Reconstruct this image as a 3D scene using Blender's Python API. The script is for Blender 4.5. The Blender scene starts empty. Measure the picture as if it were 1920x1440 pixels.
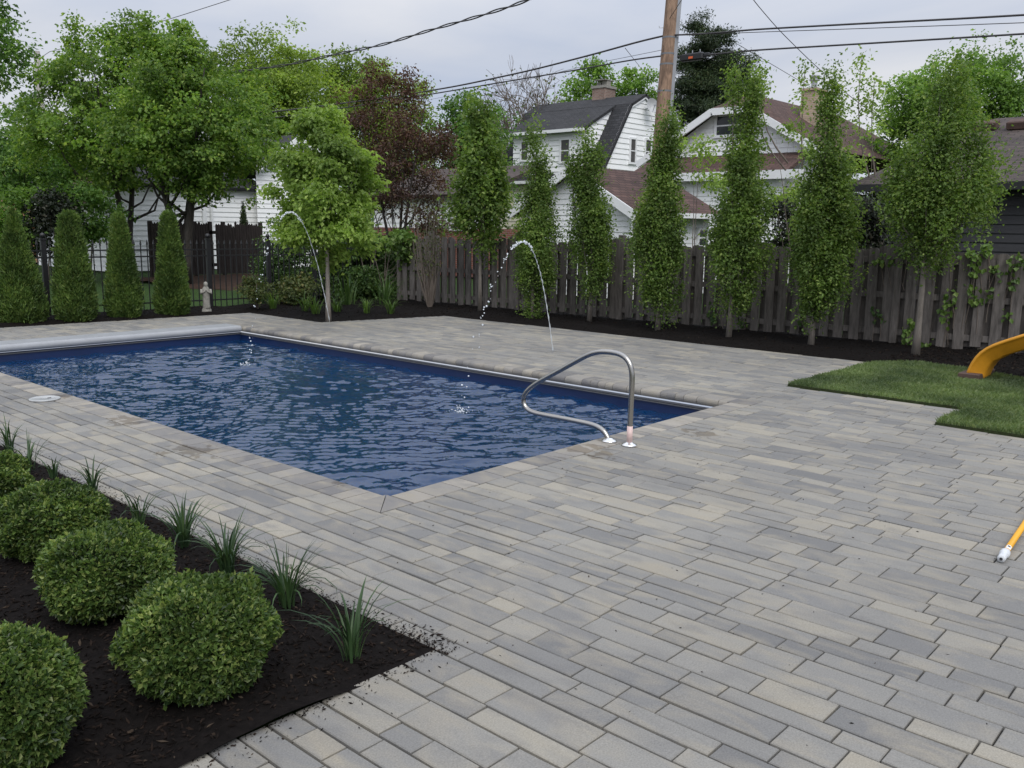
import bpy, bmesh, math, random
import numpy as np
from mathutils import Vector, Matrix
R = math.radians
rng = np.random.default_rng(11)
random.seed(11)
S = bpy.context.scene
COL = S.collection

# ------------------------------------------------------------------ camera
F, PITCH, ROLL, YAW, EYE = 1673.31, R(9.992), R(0.765), R(48.048), 1.65
_h = np.array([math.sin(YAW), math.cos(YAW), 0.0])
FW = math.cos(PITCH) * _h - math.sin(PITCH) * np.array([0, 0, 1.0])
_r = np.array([math.cos(YAW), -math.sin(YAW), 0.0])
_u = np.cross(_r, FW)
RT = math.cos(ROLL) * _r + math.sin(ROLL) * _u
UP = -math.sin(ROLL) * _r + math.cos(ROLL) * _u
CAM = np.array([0, 0, EYE])
cd = bpy.data.cameras.new('Camera'); cam = bpy.data.objects.new('Camera', cd); COL.objects.link(cam)
cd.sensor_width = 36; cd.lens = 36 * F / 1920; cd.clip_start = 0.05; cd.clip_end = 2000
m = Matrix.Identity(4)
for i in range(3):
    m[i][0], m[i][1], m[i][2], m[i][3] = RT[i], UP[i], -FW[i], CAM[i]
cam.matrix_world = m
S.camera = cam

# ------------------------------------------------------------------ light: an overcast day
SUN_EL, SUN_AZ = 48, 212       # the sun stands high behind thin cloud, behind the camera
S.view_settings.view_transform = 'Standard'; S.view_settings.look = 'None'
S.view_settings.gamma = 1; S.view_settings.exposure = 0.36
w = bpy.data.worlds.new('World'); S.world = w; w.use_nodes = True
nt = w.node_tree; nt.nodes.clear()
wo = nt.nodes.new('ShaderNodeOutputWorld'); bg = nt.nodes.new('ShaderNodeBackground')
sky = nt.nodes.new('ShaderNodeTexSky'); sky.sky_type = 'NISHITA'; sky.sun_disc = False
sky.sun_elevation = R(SUN_EL); sky.sun_rotation = R(SUN_AZ)
tc = nt.nodes.new('ShaderNodeTexCoord'); mp = nt.nodes.new('ShaderNodeMapping'); mp.inputs['Scale'].default_value = (1.2, 1.2, 4.5)
n1 = nt.nodes.new('ShaderNodeTexNoise'); n1.inputs['Scale'].default_value = 1.6; n1.inputs['Detail'].default_value = 6; n1.inputs['Distortion'].default_value = .5
rp = nt.nodes.new('ShaderNodeValToRGB')
rp.color_ramp.elements[0].position = .32; rp.color_ramp.elements[0].color = (5.0, 5.6, 6.95, 1)
rp.color_ramp.elements[1].position = .66; rp.color_ramp.elements[1].color = (7.5, 7.6, 8.0, 1)
mx = nt.nodes.new('ShaderNodeMix'); mx.data_type = 'RGBA'; mx.inputs[0].default_value = .93
nt.links.new(tc.outputs['Generated'], mp.inputs['Vector']); nt.links.new(mp.outputs[0], n1.inputs['Vector'])
nt.links.new(n1.outputs['Fac'], rp.inputs[0]); nt.links.new(sky.outputs[0], mx.inputs[6]); nt.links.new(rp.outputs[0], mx.inputs[7])
# an overcast sky grows brighter towards the zenith
sx = nt.nodes.new('ShaderNodeSeparateXYZ'); nt.links.new(tc.outputs['Generated'], sx.inputs[0])
zr_ = nt.nodes.new('ShaderNodeMapRange'); zr_.inputs['From Min'].default_value = .18; zr_.inputs['From Max'].default_value = 1.0; zr_.inputs['To Min'].default_value = 1.0; zr_.inputs['To Max'].default_value = 2.2
nt.links.new(sx.outputs['Z'], zr_.inputs['Value'])
vm = nt.nodes.new('ShaderNodeVectorMath'); vm.operation = 'SCALE'; nt.links.new(mx.outputs[2], vm.inputs[0]); nt.links.new(zr_.outputs[0], vm.inputs['Scale'])
nt.links.new(vm.outputs[0], bg.inputs[0]); bg.inputs[1].default_value = 0.079
nt.links.new(bg.outputs[0], wo.inputs[0])
sd = bpy.data.lights.new('Sun', 'SUN'); sd.energy = 1.5; sd.angle = R(40); sd.color = (1, .97, .92)
so = bpy.data.objects.new('Sun', sd); COL.objects.link(so)
so.rotation_euler = (-Vector((math.sin(R(SUN_AZ)) * math.cos(R(SUN_EL)), math.cos(R(SUN_AZ)) * math.cos(R(SUN_EL)), math.sin(R(SUN_EL))))).to_track_quat('-Z', 'Y').to_euler()

# ------------------------------------------------------------------ where things stand
def ray(x, y): return (x - 960) / F * RT - (y - 720) / F * UP + FW
def G(x, y, z=0.0):
    d = ray(x, y); return CAM + d * ((z - EYE) / d[2])
def WP(x, y, dep): return CAM + ray(x, y) * dep
def onX(x, y, X): d = ray(x, y); return CAM + d * (X / d[0])
def onY(x, y, Y): d = ray(x, y); return CAM + d * (Y / d[1])
def proj(P):
    d = np.asarray(P, float) - CAM; k = d @ FW
    return 960 + F * (d @ RT) / k, 720 - F * (d @ UP) / k, k
def height(P, y):
    lo, hi = -3.0, 60.0
    for _ in range(50):
        mid = (lo + hi) / 2
        if proj((P[0], P[1], mid))[1] > y: lo = mid
        else: hi = mid
    return lo

# ------------------------------------------------------------------ objects
def link(name, data, parent=None):
    o = bpy.data.objects.new(name, data); COL.objects.link(o)
    if parent is not None:
        o.parent = parent
        o.matrix_parent_inverse = Matrix.Translation(-parent.location) if parent.type == 'EMPTY' and parent.parent is None else Matrix.Identity(4)
    return o
def tag(o, label=None, cat=None, group=None, kind=None):
    if label: o['label'] = label
    if cat: o['category'] = cat
    if group: o['group'] = group
    if kind: o['kind'] = kind
    return o
def thing(name, label, cat, loc=(0, 0, 0), group=None):
    o = bpy.data.objects.new(name, None); COL.objects.link(o); o.empty_display_size = .1
    o.location = tuple(float(v) for v in loc)
    return tag(o, label, cat, group)
def np_mesh(name, V, Q, mat, parent=None, smooth=False, tri=False):
    V = np.asarray(V, np.float32).reshape(-1, 3); Q = np.asarray(Q, np.int32); k = Q.shape[1]
    me = bpy.data.meshes.new(name)
    me.vertices.add(len(V)); me.vertices.foreach_set('co', V.ravel())
    me.loops.add(Q.size); me.loops.foreach_set('vertex_index', Q.ravel())
    me.polygons.add(len(Q)); me.polygons.foreach_set('loop_start', np.arange(0, Q.size, k, dtype=np.int32))
    me.polygons.foreach_set('use_smooth', np.full(len(Q), smooth))
    me.materials.append(mat); me.update(calc_edges=True); me.validate()
    return link(name, me, parent)

class MB:
    """gathers faces, then links them as one mesh object"""
    def __init__(s): s.v = []; s.f = []
    def face(s, pts):
        b = len(s.v); s.v += [tuple(map(float, p)) for p in pts]; s.f.append(tuple(range(b, b + len(pts)))); return s
    def grid(s, rows, closed=False, caps=False):
        b = len(s.v); n = len(rows[0])
        for r in rows: s.v += [tuple(map(float, p)) for p in r]
        for i in range(len(rows) - 1):
            for j in range(n if closed else n - 1):
                k = (j + 1) % n
                s.f.append((b + i * n + j, b + i * n + k, b + (i + 1) * n + k, b + (i + 1) * n + j))
        if caps:
            s.f.append(tuple(b + j for j in range(n))[::-1]); s.f.append(tuple(b + (len(rows) - 1) * n + j for j in range(n)))
        return s
    def box(s, c, sx, sy, sz, U=(1, 0, 0), V=(0, 1, 0), N=(0, 0, 1), bev=0.0):
        c, U, V, N = (np.asarray(q, float) for q in (c, U, V, N))
        rows = []
        prof = [(-sz / 2, bev), (-sz / 2 + bev, 0), (sz / 2 - bev, 0), (sz / 2, bev)] if bev else [(-sz / 2, 0), (sz / 2, 0)]
        for z, d in prof:
            hx, hy = sx / 2 - d, sy / 2 - d
            e = bev if bev else 0
            if bev: ring = [(-hx + e, -hy), (hx - e, -hy), (hx, -hy + e), (hx, hy - e), (hx - e, hy), (-hx + e, hy), (-hx, hy - e), (-hx, -hy + e)]
            else: ring = [(-hx, -hy), (hx, -hy), (hx, hy), (-hx, hy)]
            rows.append([c + U * a + V * b + N * z for a, b in ring])
        return s.grid(rows, True, True)
    def tube(s, pts, rad, k=8, caps=True):
        pts = [np.asarray(p, float) for p in pts]; n = len(pts)
        if not hasattr(rad, '__len__'): rad = [rad] * n
        rows = []; a = None
        for i, p in enumerate(pts):
            t = pts[min(i + 1, n - 1)] - pts[max(i - 1, 0)]; t = t / (np.linalg.norm(t) + 1e-9)
            if a is None:
                a = np.cross(t, (0, 0, 1) if abs(t[2]) < .9 else (1, 0, 0))
            a = a - t * (a @ t); a = a / (np.linalg.norm(a) + 1e-9); b = np.cross(t, a)
            rows.append([p + rad[i] * (math.cos(q) * a + math.sin(q) * b) for q in np.arange(k) * 2 * math.pi / k])
        return s.grid(rows, True, caps)
    def lathe(s, c, prof, k=20, sx=1, sy=1):
        rows = [[(c[0] + r * sx * math.cos(q), c[1] + r * sy * math.sin(q), c[2] + z) for q in np.arange(k) * 2 * math.pi / k] for r, z in prof]
        return s.grid(rows, True, True)
    def prism(s, poly, d):
        poly = [np.asarray(p, float) for p in poly]; d = np.asarray(d, float)
        return s.grid([poly, [p + d for p in poly]], True, True)
    def build(s, name, mat, parent=None, smooth=False, uv=False, bevel=0):
        me = bpy.data.meshes.new(name); me.from_pydata(s.v, [], s.f)
        bm = bmesh.new(); bm.from_mesh(me); bmesh.ops.recalc_face_normals(bm, faces=bm.faces)
        if uv:
            l = bm.loops.layers.uv.new('UVMap')
            for f in bm.faces:
                n = f.normal
                a = Vector((0, 0, 1)).cross(n)
                a = a.normalized() if a.length > .02 else Vector((1, 0, 0))
                b = n.cross(a)
                for lp in f.loops: lp[l].uv = (lp.vert.co.dot(a), lp.vert.co.dot(b))
        bm.to_mesh(me); bm.free()
        for p in me.polygons: p.use_smooth = smooth
        me.materials.append(mat)
        o = link(name, me, parent)
        if bevel:
            b = o.modifiers.new('edge', 'BEVEL'); b.width = bevel; b.segments = 2; b.limit_method = 'ANGLE'
        return o

# ------------------------------------------------------------------ materials
def mat(name):
    m = bpy.data.materials.new(name); m.use_nodes = True; t = m.node_tree
    return m, t, t.nodes['Principled BSDF'], t.nodes['Material Output']
def nd(t, kind, **kw):
    n = t.nodes.new(kind)
    for k, v in kw.items():
        if k in n.inputs: n.inputs[k].default_value = v
        else: setattr(n, k, v)
    return n
def ramp(t, stops, interp='LINEAR'):
    r = t.nodes.new('ShaderNodeValToRGB'); e = r.color_ramp; e.interpolation = interp
    while len(e.elements) < len(stops): e.elements.new(.5)
    for q, (p, c) in zip(e.elements, stops): q.position = p; q.color = (*c, 1)
    return r
def mixc(t, f, a, b, mode='MIX'):
    n = t.nodes.new('ShaderNodeMix'); n.data_type = 'RGBA'; n.blend_type = mode
    for i, v in ((0, f), (6, a), (7, b)):
        if hasattr(v, 'is_output') or hasattr(v, 'links'): t.links.new(v, n.inputs[i])
        else: n.inputs[i].default_value = v if i == 0 else (*v, 1)
    return n.outputs[2]
def plain(name, c, rough=.6, metal=0.0, var=.12, scale=8, bump=.0, spec=.5, stretch=(1, 1, 1)):
    m, t, p, o = mat(name)
    tc = nd(t, 'ShaderNodeTexCoord'); mp = nd(t, 'ShaderNodeMapping', Scale=stretch)
    t.links.new(tc.outputs['Object'], mp.inputs[0])
    n = nd(t, 'ShaderNodeTexNoise', Scale=scale, Detail=6, Roughness=.65); t.links.new(mp.outputs[0], n.inputs['Vector'])
    r = ramp(t, [(.3, tuple(x * (1 - var) for x in c)), (.7, tuple(min(1, x * (1 + var)) for x in c))])
    t.links.new(n.outputs['Fac'], r.inputs[0]); t.links.new(r.outputs[0], p.inputs['Base Color'])
    p.inputs['Roughness'].default_value = rough; p.inputs['Metallic'].default_value = metal; p.inputs['Specular IOR Level'].default_value = spec
    if bump:
        b = nd(t, 'ShaderNodeBump', Strength=bump, Distance=.01); t.links.new(n.outputs['Fac'], b.inputs['Height']); t.links.new(b.outputs[0], p.inputs['Normal'])
    return m
def leafmat(name, a, b, c=None, trans=.3, clump=1.2, rough=.5, tint=None):
    """leaf colour runs from a to b leaf by leaf and shifts in clumps; c is the odd young or dry leaf"""
    m, t, p, o = mat(name)
    g = nd(t, 'ShaderNodeNewGeometry'); tc = nd(t, 'ShaderNodeTexCoord')
    n = nd(t, 'ShaderNodeTexNoise', Scale=clump, Detail=3); t.links.new(tc.outputs['Object'], n.inputs['Vector'])
    r = ramp(t, [(0, a), (.75, b), (1, c or b)]); t.links.new(g.outputs['Random Per Island'], r.inputs[0])
    r2 = ramp(t, [(.33, (.62, .64, .66)), (.67, (1.38, 1.32, 1.2))]); t.links.new(n.outputs['Fac'], r2.inputs[0])
    col = mixc(t, 1.0, r.outputs[0], r2.outputs[0], 'MULTIPLY')
    t.links.new(col, p.inputs['Base Color']); p.inputs['Roughness'].default_value = rough; p.inputs['Specular IOR Level'].default_value = .35
    tr = nd(t, 'ShaderNodeBsdfTranslucent'); t.links.new(mixc(t, 1.0, col, (1.25, 1.3, .6), 'MULTIPLY'), tr.inputs[0])
    ms = nd(t, 'ShaderNodeMixShader'); ms.inputs[0].default_value = trans
    t.links.new(p.outputs[0], ms.inputs[1]); t.links.new(tr.outputs[0], ms.inputs[2]); t.links.new(ms.outputs[0], o.inputs[0])
    return m
def barkmat(name, a, b, scale=14):
    m, t, p, o = mat(name)
    tc = nd(t, 'ShaderNodeTexCoord'); mp = nd(t, 'ShaderNodeMapping', Scale=(1, 1, .18)); t.links.new(tc.outputs['Object'], mp.inputs[0])
    n = nd(t, 'ShaderNodeTexNoise', Scale=scale, Detail=8, Roughness=.7, Distortion=.6); t.links.new(mp.outputs[0], n.inputs['Vector'])
    r = ramp(t, [(.32, a), (.66, b)]); t.links.new(n.outputs['Fac'], r.inputs[0]); t.links.new(r.outputs[0], p.inputs['Base Color'])
    bp = nd(t, 'ShaderNodeBump', Strength=.7, Distance=.02); t.links.new(n.outputs['Fac'], bp.inputs['Height']); t.links.new(bp.outputs[0], p.inputs['Normal'])
    p.inputs['Roughness'].default_value = .85
    return m
def shingle(name, a, b, scale=1.0):
    m, t, p, o = mat(name)
    uv = nd(t, 'ShaderNodeUVMap')
    br = nd(t, 'ShaderNodeTexBrick', Scale=1.0); br.inputs['Brick Width'].default_value = .3 * scale; br.inputs['Row Height'].default_value = .14 * scale
    br.inputs['Mortar Size'].default_value = .012; br.inputs['Color1'].default_value = (*a, 1); br.inputs['Color2'].default_value = (*b, 1)
    br.inputs['Mortar'].default_value = (a[0] * .45, a[1] * .45, a[2] * .45, 1); br.inputs['Mortar Smooth'].default_value = .3
    t.links.new(uv.outputs[0], br.inputs['Vector'])
    n = nd(t, 'ShaderNodeTexNoise', Scale=1.3, Detail=5); t.links.new(uv.outputs[0], n.inputs['Vector'])
    r = ramp(t, [(.3, (.75, .75, .75)), (.7, (1.2, 1.2, 1.2))]); t.links.new(n.outputs['Fac'], r.inputs[0])
    t.links.new(mixc(t, 1.0, br.outputs['Color'], r.outputs[0], 'MULTIPLY'), p.inputs['Base Color'])
    bp = nd(t, 'ShaderNodeBump', Strength=.6, Distance=.02, invert=True); t.links.new(br.outputs['Fac'], bp.inputs['Height']); t.links.new(bp.outputs[0], p.inputs['Normal'])
    p.inputs['Roughness'].default_value = .9
    return m
def brickmat(name, a, b, mortar):
    m = shingle(name, a, b, .8); t = m.node_tree
    for n in t.nodes:
        if n.type == 'TEX_BRICK':
            n.inputs['Brick Width'].default_value = .2; n.inputs['Row Height'].default_value = .07; n.inputs['Mortar'].default_value = (*mortar, 1)
    return m

def paver_mat(name, coping=False):
    m, t, p, o = mat(name)
    g = nd(t, 'ShaderNodeNewGeometry'); rnd = g.outputs['Random Per Island']
    tc = nd(t, 'ShaderNodeTexCoord')
    off = nd(t, 'ShaderNodeVectorMath', operation='SCALE'); off.inputs[0].default_value = (37, 91, 53); t.links.new(rnd, off.inputs['Scale'])
    ad = nd(t, 'ShaderNodeVectorMath', operation='ADD'); t.links.new(tc.outputs['Object'], ad.inputs[0]); t.links.new(off.outputs[0], ad.inputs[1])
    mp = nd(t, 'ShaderNodeMapping', Scale=(4.5, 1.9, 1)); t.links.new(ad.outputs[0], mp.inputs[0])
    if coping:
        base = ramp(t, [(0, (.17, .168, .175)), (.25, (.23, .225, .225)), (.5, (.29, .28, .268)), (.75, (.36, .34, .31)), (.9, (.44, .41, .36)), (1, (.20, .195, .20))])
    else:
        base = ramp(t, [(0, (.195, .197, .200)), (.2, (.232, .233, .233)), (.5, (.270, .268, .260)), (.8, (.300, .295, .280)), (.93, (.35, .335, .298)), (1, (.385, .362, .312))])
    t.links.new(rnd, base.inputs[0])
    n1 = nd(t, 'ShaderNodeTexNoise', Scale=1.6, Detail=4, Distortion=.8); t.links.new(mp.outputs[0], n1.inputs['Vector'])
    fa = ramp(t, [(.46, (0, 0, 0)), (.78, (.95, .95, .95))]); t.links.new(n1.outputs['Fac'], fa.inputs[0])
    c1 = mixc(t, fa.outputs[0], base.outputs[0], (.37, .34, .28))
    n2 = nd(t, 'ShaderNodeTexNoise', Scale=2.2, Detail=3); t.links.new(mp.outputs[0], n2.inputs['Vector'])
    fb = ramp(t, [(.5, (0, 0, 0)), (.8, (.75, .75, .75))]); t.links.new(n2.outputs['Fac'], fb.inputs[0])
    c2 = mixc(t, fb.outputs[0], c1, (.20, .20, .203))
    n3 = nd(t, 'ShaderNodeTexNoise', Scale=160, Detail=3, Roughness=.7); t.links.new(tc.outputs['Object'], n3.inputs['Vector'])
    fc = ramp(t, [(.3, (.78, .78, .78)), (.7, (1.14, 1.14, 1.14))]); t.links.new(n3.outputs['Fac'], fc.inputs[0])
    c3 = mixc(t, 1.0, c2, fc.outputs[0], 'MULTIPLY')
    # worn and dusty zones metres across
    n4 = nd(t, 'ShaderNodeTexNoise', Scale=.55, Detail=4); t.links.new(tc.outputs['Object'], n4.inputs['Vector'])
    fd = ramp(t, [(.3, (.9, .9, .9)), (.7, (1.1, 1.1, 1.09))]); t.links.new(n4.outputs['Fac'], fd.inputs[0])
    c4 = mixc(t, 1.0, c3, fd.outputs[0], 'MULTIPLY')
    # damp splash marks beside the skimmer lid and the handrail
    wet = None
    for (cx, cy, rad, th) in ((3.32, 8.75, .45, .5), (3.3, 7.3, 1.0, .58), (3.15, 6.0, 1.1, .60), (6.35, 3.6, .9, .60), (5.3, 3.95, 1.6, .63), (3.5, 4.6, .9, .62)):
        d = nd(t, 'ShaderNodeVectorMath', operation='DISTANCE'); d.inputs[1].default_value = (cx, cy, 0); t.links.new(tc.outputs['Object'], d.inputs[0])
        mr = nd(t, 'ShaderNodeMapRange'); mr.inputs['From Max'].default_value = rad; mr.inputs['To Min'].default_value = .22; mr.inputs['To Max'].default_value = -.6
        t.links.new(d.outputs['Value'], mr.inputs['Value'])
        nz = nd(t, 'ShaderNodeTexNoise', Scale=7, Detail=5, Roughness=.65, Distortion=.7); t.links.new(tc.outputs['Object'], nz.inputs['Vector'])
        s = nd(t, 'ShaderNodeMath', operation='ADD'); t.links.new(mr.outputs[0], s.inputs[0]); t.links.new(nz.outputs['Fac'], s.inputs[1])
        q = ramp(t, [(th, (0, 0, 0)), (th + .05, (1, 1, 1))]); t.links.new(s.outputs[0], q.inputs[0])
        if wet is None: wet = q.outputs[0]
        else:
            a = nd(t, 'ShaderNodeMath', operation='MAXIMUM'); t.links.new(wet, a.inputs[0]); t.links.new(q.outputs[0], a.inputs[1]); wet = a.outputs[0]
    c5 = mixc(t, wet, c4, mixc(t, 1.0, c4, (.66, .62, .57), 'MULTIPLY'))
    t.links.new(mixc(t, 1.0, c5, (.80, .785, .76), 'MULTIPLY'), p.inputs['Base Color'])
    p.inputs['Roughness'].default_value = .78; p.inputs['Specular IOR Level'].default_value = .35
    bp = nd(t, 'ShaderNodeBump', Strength=.45, Distance=.003); t.links.new(n3.outputs['Fac'], bp.inputs['Height']); t.links.new(bp.outputs[0], p.inputs['Normal'])
    return m

M = {}
M['paver'] = paver_mat('paver'); M['coping'] = paver_mat('coping', True)
M['joint'] = plain('joint_sand', (.026, .024, .022), .95, scale=40, bump=.5)
M['mulch'] = plain('mulch', (.0066, .0052, .0048), .95, var=.5, scale=30, bump=.8, spec=.1)
M['bark_mulch'] = plain('bark_mulch', (.05, .03, .022), .95, var=.4, scale=12, bump=.8, spec=.1)
def chipmat():
    m, t, p, o = mat('mulch_chip'); g = nd(t, 'ShaderNodeNewGeometry')
    r = ramp(t, [(0, (.0035, .0028, .0025)), (.6, (.010, .0068, .0054)), (.94, (.022, .014, .010)), (1, (.06, .045, .032))]); t.links.new(g.outputs['Random Per Island'], r.inputs[0])
    t.links.new(r.outputs[0], p.inputs['Base Color']); p.inputs['Roughness'].default_value = .9; p.inputs['Specular IOR Level'].default_value = .15
    return m
M['chip'] = chipmat()
def lawnmat(name, a, b, c):
    m, t, p, o = mat(name); tc = nd(t, 'ShaderNodeTexCoord')
    n = nd(t, 'ShaderNodeTexNoise', Scale=.35, Detail=6, Roughness=.6); t.links.new(tc.outputs['Object'], n.inputs['Vector'])
    n2 = nd(t, 'ShaderNodeTexNoise', Scale=28, Detail=6, Roughness=.75); t.links.new(tc.outputs['Object'], n2.inputs['Vector'])
    r = ramp(t, [(.3, a), (.7, b)]); t.links.new(n.outputs['Fac'], r.inputs[0])
    f = ramp(t, [(.35, (0, 0, 0)), (.75, (1, 1, 1))]); t.links.new(n2.outputs['Fac'], f.inputs[0])
    t.links.new(mixc(t, f.outputs[0], r.outputs[0], c), p.inputs['Base Color']); p.inputs['Roughness'].default_value = .9; p.inputs['Specular IOR Level'].default_value = .15
    bp = nd(t, 'ShaderNodeBump', Strength=.8, Distance=.04); t.links.new(n2.outputs['Fac'], bp.inputs['Height']); t.links.new(bp.outputs[0], p.inputs['Normal'])
    return m
M['lawn'] = lawnmat('lawn', (.030, .062, .014), (.046, .088, .02), (.022, .045, .011))
M['soil'] = lawnmat('turf_soil', (.045, .07, .024), (.04, .06, .022), (.03, .026, .014))
M['blade'] = leafmat('turf_blade', (.085, .138, .055), (.148, .21, .092), (.215, .255, .135), .4, clump=1.6)
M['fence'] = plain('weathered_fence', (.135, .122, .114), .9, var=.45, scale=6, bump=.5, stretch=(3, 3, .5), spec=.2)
M['fence_dark'] = plain('shaded_board', (.105, .094, .087), .9, var=.45, scale=6, bump=.5, stretch=(3, 3, .5), spec=.2)  # fence wood again, with the rear boards' shade put into the colour
M['picket'] = plain('old_picket', (.034, .028, .026), .9, var=.4, scale=7, bump=.4, stretch=(3, 3, .4), spec=.2)
M['iron'] = plain('black_iron', (.012, .012, .014), .45, var=.2, scale=30)
M['white'] = plain('white_siding', (.86, .87, .875), .6, var=.05, scale=1.4, stretch=(1, 1, 3))
M['cream'] = plain('cream_siding', (.66, .62, .50), .7, var=.06, scale=1.5)
M['trim'] = plain('white_trim', (.78, .79, .80), .5, var=.04, scale=2)
M['beige'] = plain('beige_wall', (.42, .36, .30), .8, var=.1, scale=2)
M['darkside'] = plain('charcoal_siding', (.040, .040, .044), .75, var=.15, scale=2, stretch=(1, 1, 3))
M['roof_black'] = shingle('charcoal_shingle', (.020, .021, .024), (.034, .034, .038))
M['roof_brown'] = shingle('brown_shingle', (.062, .032, .026), (.102, .057, .046))
M['roof_dark'] = shingle('taupe_shingle', (.048, .036, .032), (.080, .060, .053))
M['brick'] = brickmat('chimney_brick', (.22, .13, .10), (.30, .19, .15), (.30, .27, .24))
M['brick_tan'] = brickmat('tan_brick', (.34, .25, .17), (.42, .32, .23), (.36, .32, .26))
M['brick_red'] = brickmat('red_brick', (.17, .05, .035), (.24, .075, .05), (.2, .15, .13))
M['brick_orange'] = brickmat('orange_brick', (.40, .20, .11), (.50, .27, .16), (.4, .3, .22))
M['glass'] = plain('window_glass', (.03, .034, .04), .08, var=.3, scale=1.2)
M['screen'] = plain('window_screen', (.07, .068, .066), .5, var=.2, scale=2)
M['steel'] = plain('stainless', (.42, .405, .38), .22, 1.0, .05, 5)
M['plate'] = plain('polished_plate', (.82, .82, .82), .12, .9, .03, 5)
M['sleeve'] = plain('label_sleeve', (.62, .46, .43), .5, var=.15, scale=30)
M['lid'] = plain('cover_lid', (.30, .31, .325), .42, var=.1, scale=5, bump=.08)
M['track'] = plain('cover_track', (.10, .103, .11), .8, 0, .1, 8, spec=.1)
M['liner'] = plain('pool_liner', (.006, .020, .080), .35, var=.12, scale=1.6)
M['floor_liner'] = plain('pool_floor_liner', (.007, .034, .09), .4, var=.14, scale=1.2)
M['white_plastic'] = plain('white_plastic', (.36, .37, .37), .4, var=.08, scale=12)
M['slide'] = plain('yellow_slide', (.60, .27, .018), .45, var=.12, scale=6, bump=.1)
M['scuff'] = plain('scuff', (.05, .045, .03), .8)
M['board'] = plain('footing_board', (.075, .045, .036), .85, var=.3, scale=9, bump=.4)
M['yellow'] = plain('yellow_pole', (.72, .36, .02), .35, var=.06, scale=9)
M['grip'] = plain('grey_grip', (.58, .60, .62), .7, var=.1, scale=60, bump=.5)
M['label'] = plain('white_label', (.75, .76, .74), .5, var=.04)
M['ink'] = plain('dark_ink', (.03, .03, .035), .6)
M['stone'] = plain('weathered_stone', (.26, .25, .225), .9, var=.3, scale=14, bump=.6)
M['cable'] = plain('cable', (.045, .042, .045), .6, var=.2, scale=3)
M['conduit'] = plain('grey_conduit', (.17, .18, .20), .5, .2, .1, 4)
M['polewood'] = barkmat('pole_wood', (.075, .045, .03), (.33, .215, .145), 9)
M['polegrey'] = barkmat('grey_pole_wood', (.2, .19, .175), (.34, .32, .29), 9)
M['orange'] = plain('orange_tag', (.62, .11, .03), .5)
M['blackbox'] = plain('black_box', (.014, .014, .016), .5)
M['galv'] = plain('galvanised', (.40, .41, .43), .4, .5, .1, 8)
M['dish'] = plain('grey_dish', (.42, .43, .44), .5, var=.06)
M['bark'] = barkmat('grey_bark', (.10, .088, .075), (.23, .205, .18))
M['bark_dark'] = barkmat('dark_bark', (.022, .018, .016), (.06, .05, .043))
M['bark_pale'] = barkmat('pale_bark', (.19, .165, .14), (.33, .295, .26), 20)
M['twig'] = barkmat('twig', (.09, .07, .058), (.19, .16, .135))
M['deadwood'] = barkmat('dead_wood', (.22, .20, .19), (.36, .34, .32))
L_ = leafmat
M['hornbeam'] = L_('hornbeam_leaf', (.078, .142, .032), (.152, .242, .062), (.24, .31, .10), .48, 2.4)
M['maple'] = L_('maple_leaf', (.082, .165, .034), (.172, .285, .060), (.27, .36, .09), .48, .8)
M['sapling'] = L_('sapling_leaf', (.155, .255, .055), (.25, .37, .09), (.32, .42, .13), .5, 1.2)
M['locust'] = L_('locust_leaf', (0.128, 0.211, 0.038), (0.23, 0.333, 0.064), (0.32, 0.41, 0.09), 0.48, .35)
M['mid'] = L_('mid_leaf', (0.064, 0.147, 0.038), (0.128, 0.243, 0.058), (0.192, 0.307, 0.077), 0.42, .6)
M['fresh'] = L_('fresh_leaf', (0.109, 0.218, 0.045), (0.192, 0.333, 0.07), (0.269, 0.41, 0.102), 0.48, .4)
M['plum'] = L_('plum_leaf', (.050, .026, .024), (.105, .055, .046), (.13, .12, .06), .38, .9)
M['conifer'] = L_('conifer_needle', (.020, .040, .019), (.046, .075, .032), (.075, .095, .04), .12, .7)
M['arbor'] = L_('arborvitae_spray', (0.044, 0.09, 0.02), (0.105, 0.173, 0.044), (0.154, 0.211, 0.058), 0.32, 3.0)
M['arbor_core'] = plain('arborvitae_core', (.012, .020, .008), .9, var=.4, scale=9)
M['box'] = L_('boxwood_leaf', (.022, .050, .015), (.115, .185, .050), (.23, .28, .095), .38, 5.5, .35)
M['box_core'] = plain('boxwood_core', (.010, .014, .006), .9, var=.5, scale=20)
M['iris'] = L_('iris_blade', (.018, .043, .018), (.046, .088, .038), (.08, .125, .055), .25, 4)
M['lily'] = L_('daylily_blade', (.060, .125, .024), (.115, .20, .045), (.16, .25, .06), .32, 3)
M['ivy'] = L_('ivy_leaf', (.075, .150, .03), (.145, .245, .055), (.23, .32, .10), .34, 1.6)
M['shrub'] = L_('shrub_leaf', (0.033, 0.074, 0.023), (0.077, 0.141, 0.041), (0.128, 0.192, 0.058), 0.35, 2)
M['olive'] = L_('olive_leaf', (.045, .068, .02), (.10, .135, .04), (.17, .15, .055), .28, 2.2)
M['darkshrub'] = L_('dark_shrub_leaf', (.012, .020, .012), (.026, .036, .020), (.05, .045, .03), .12, 1.5)
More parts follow.
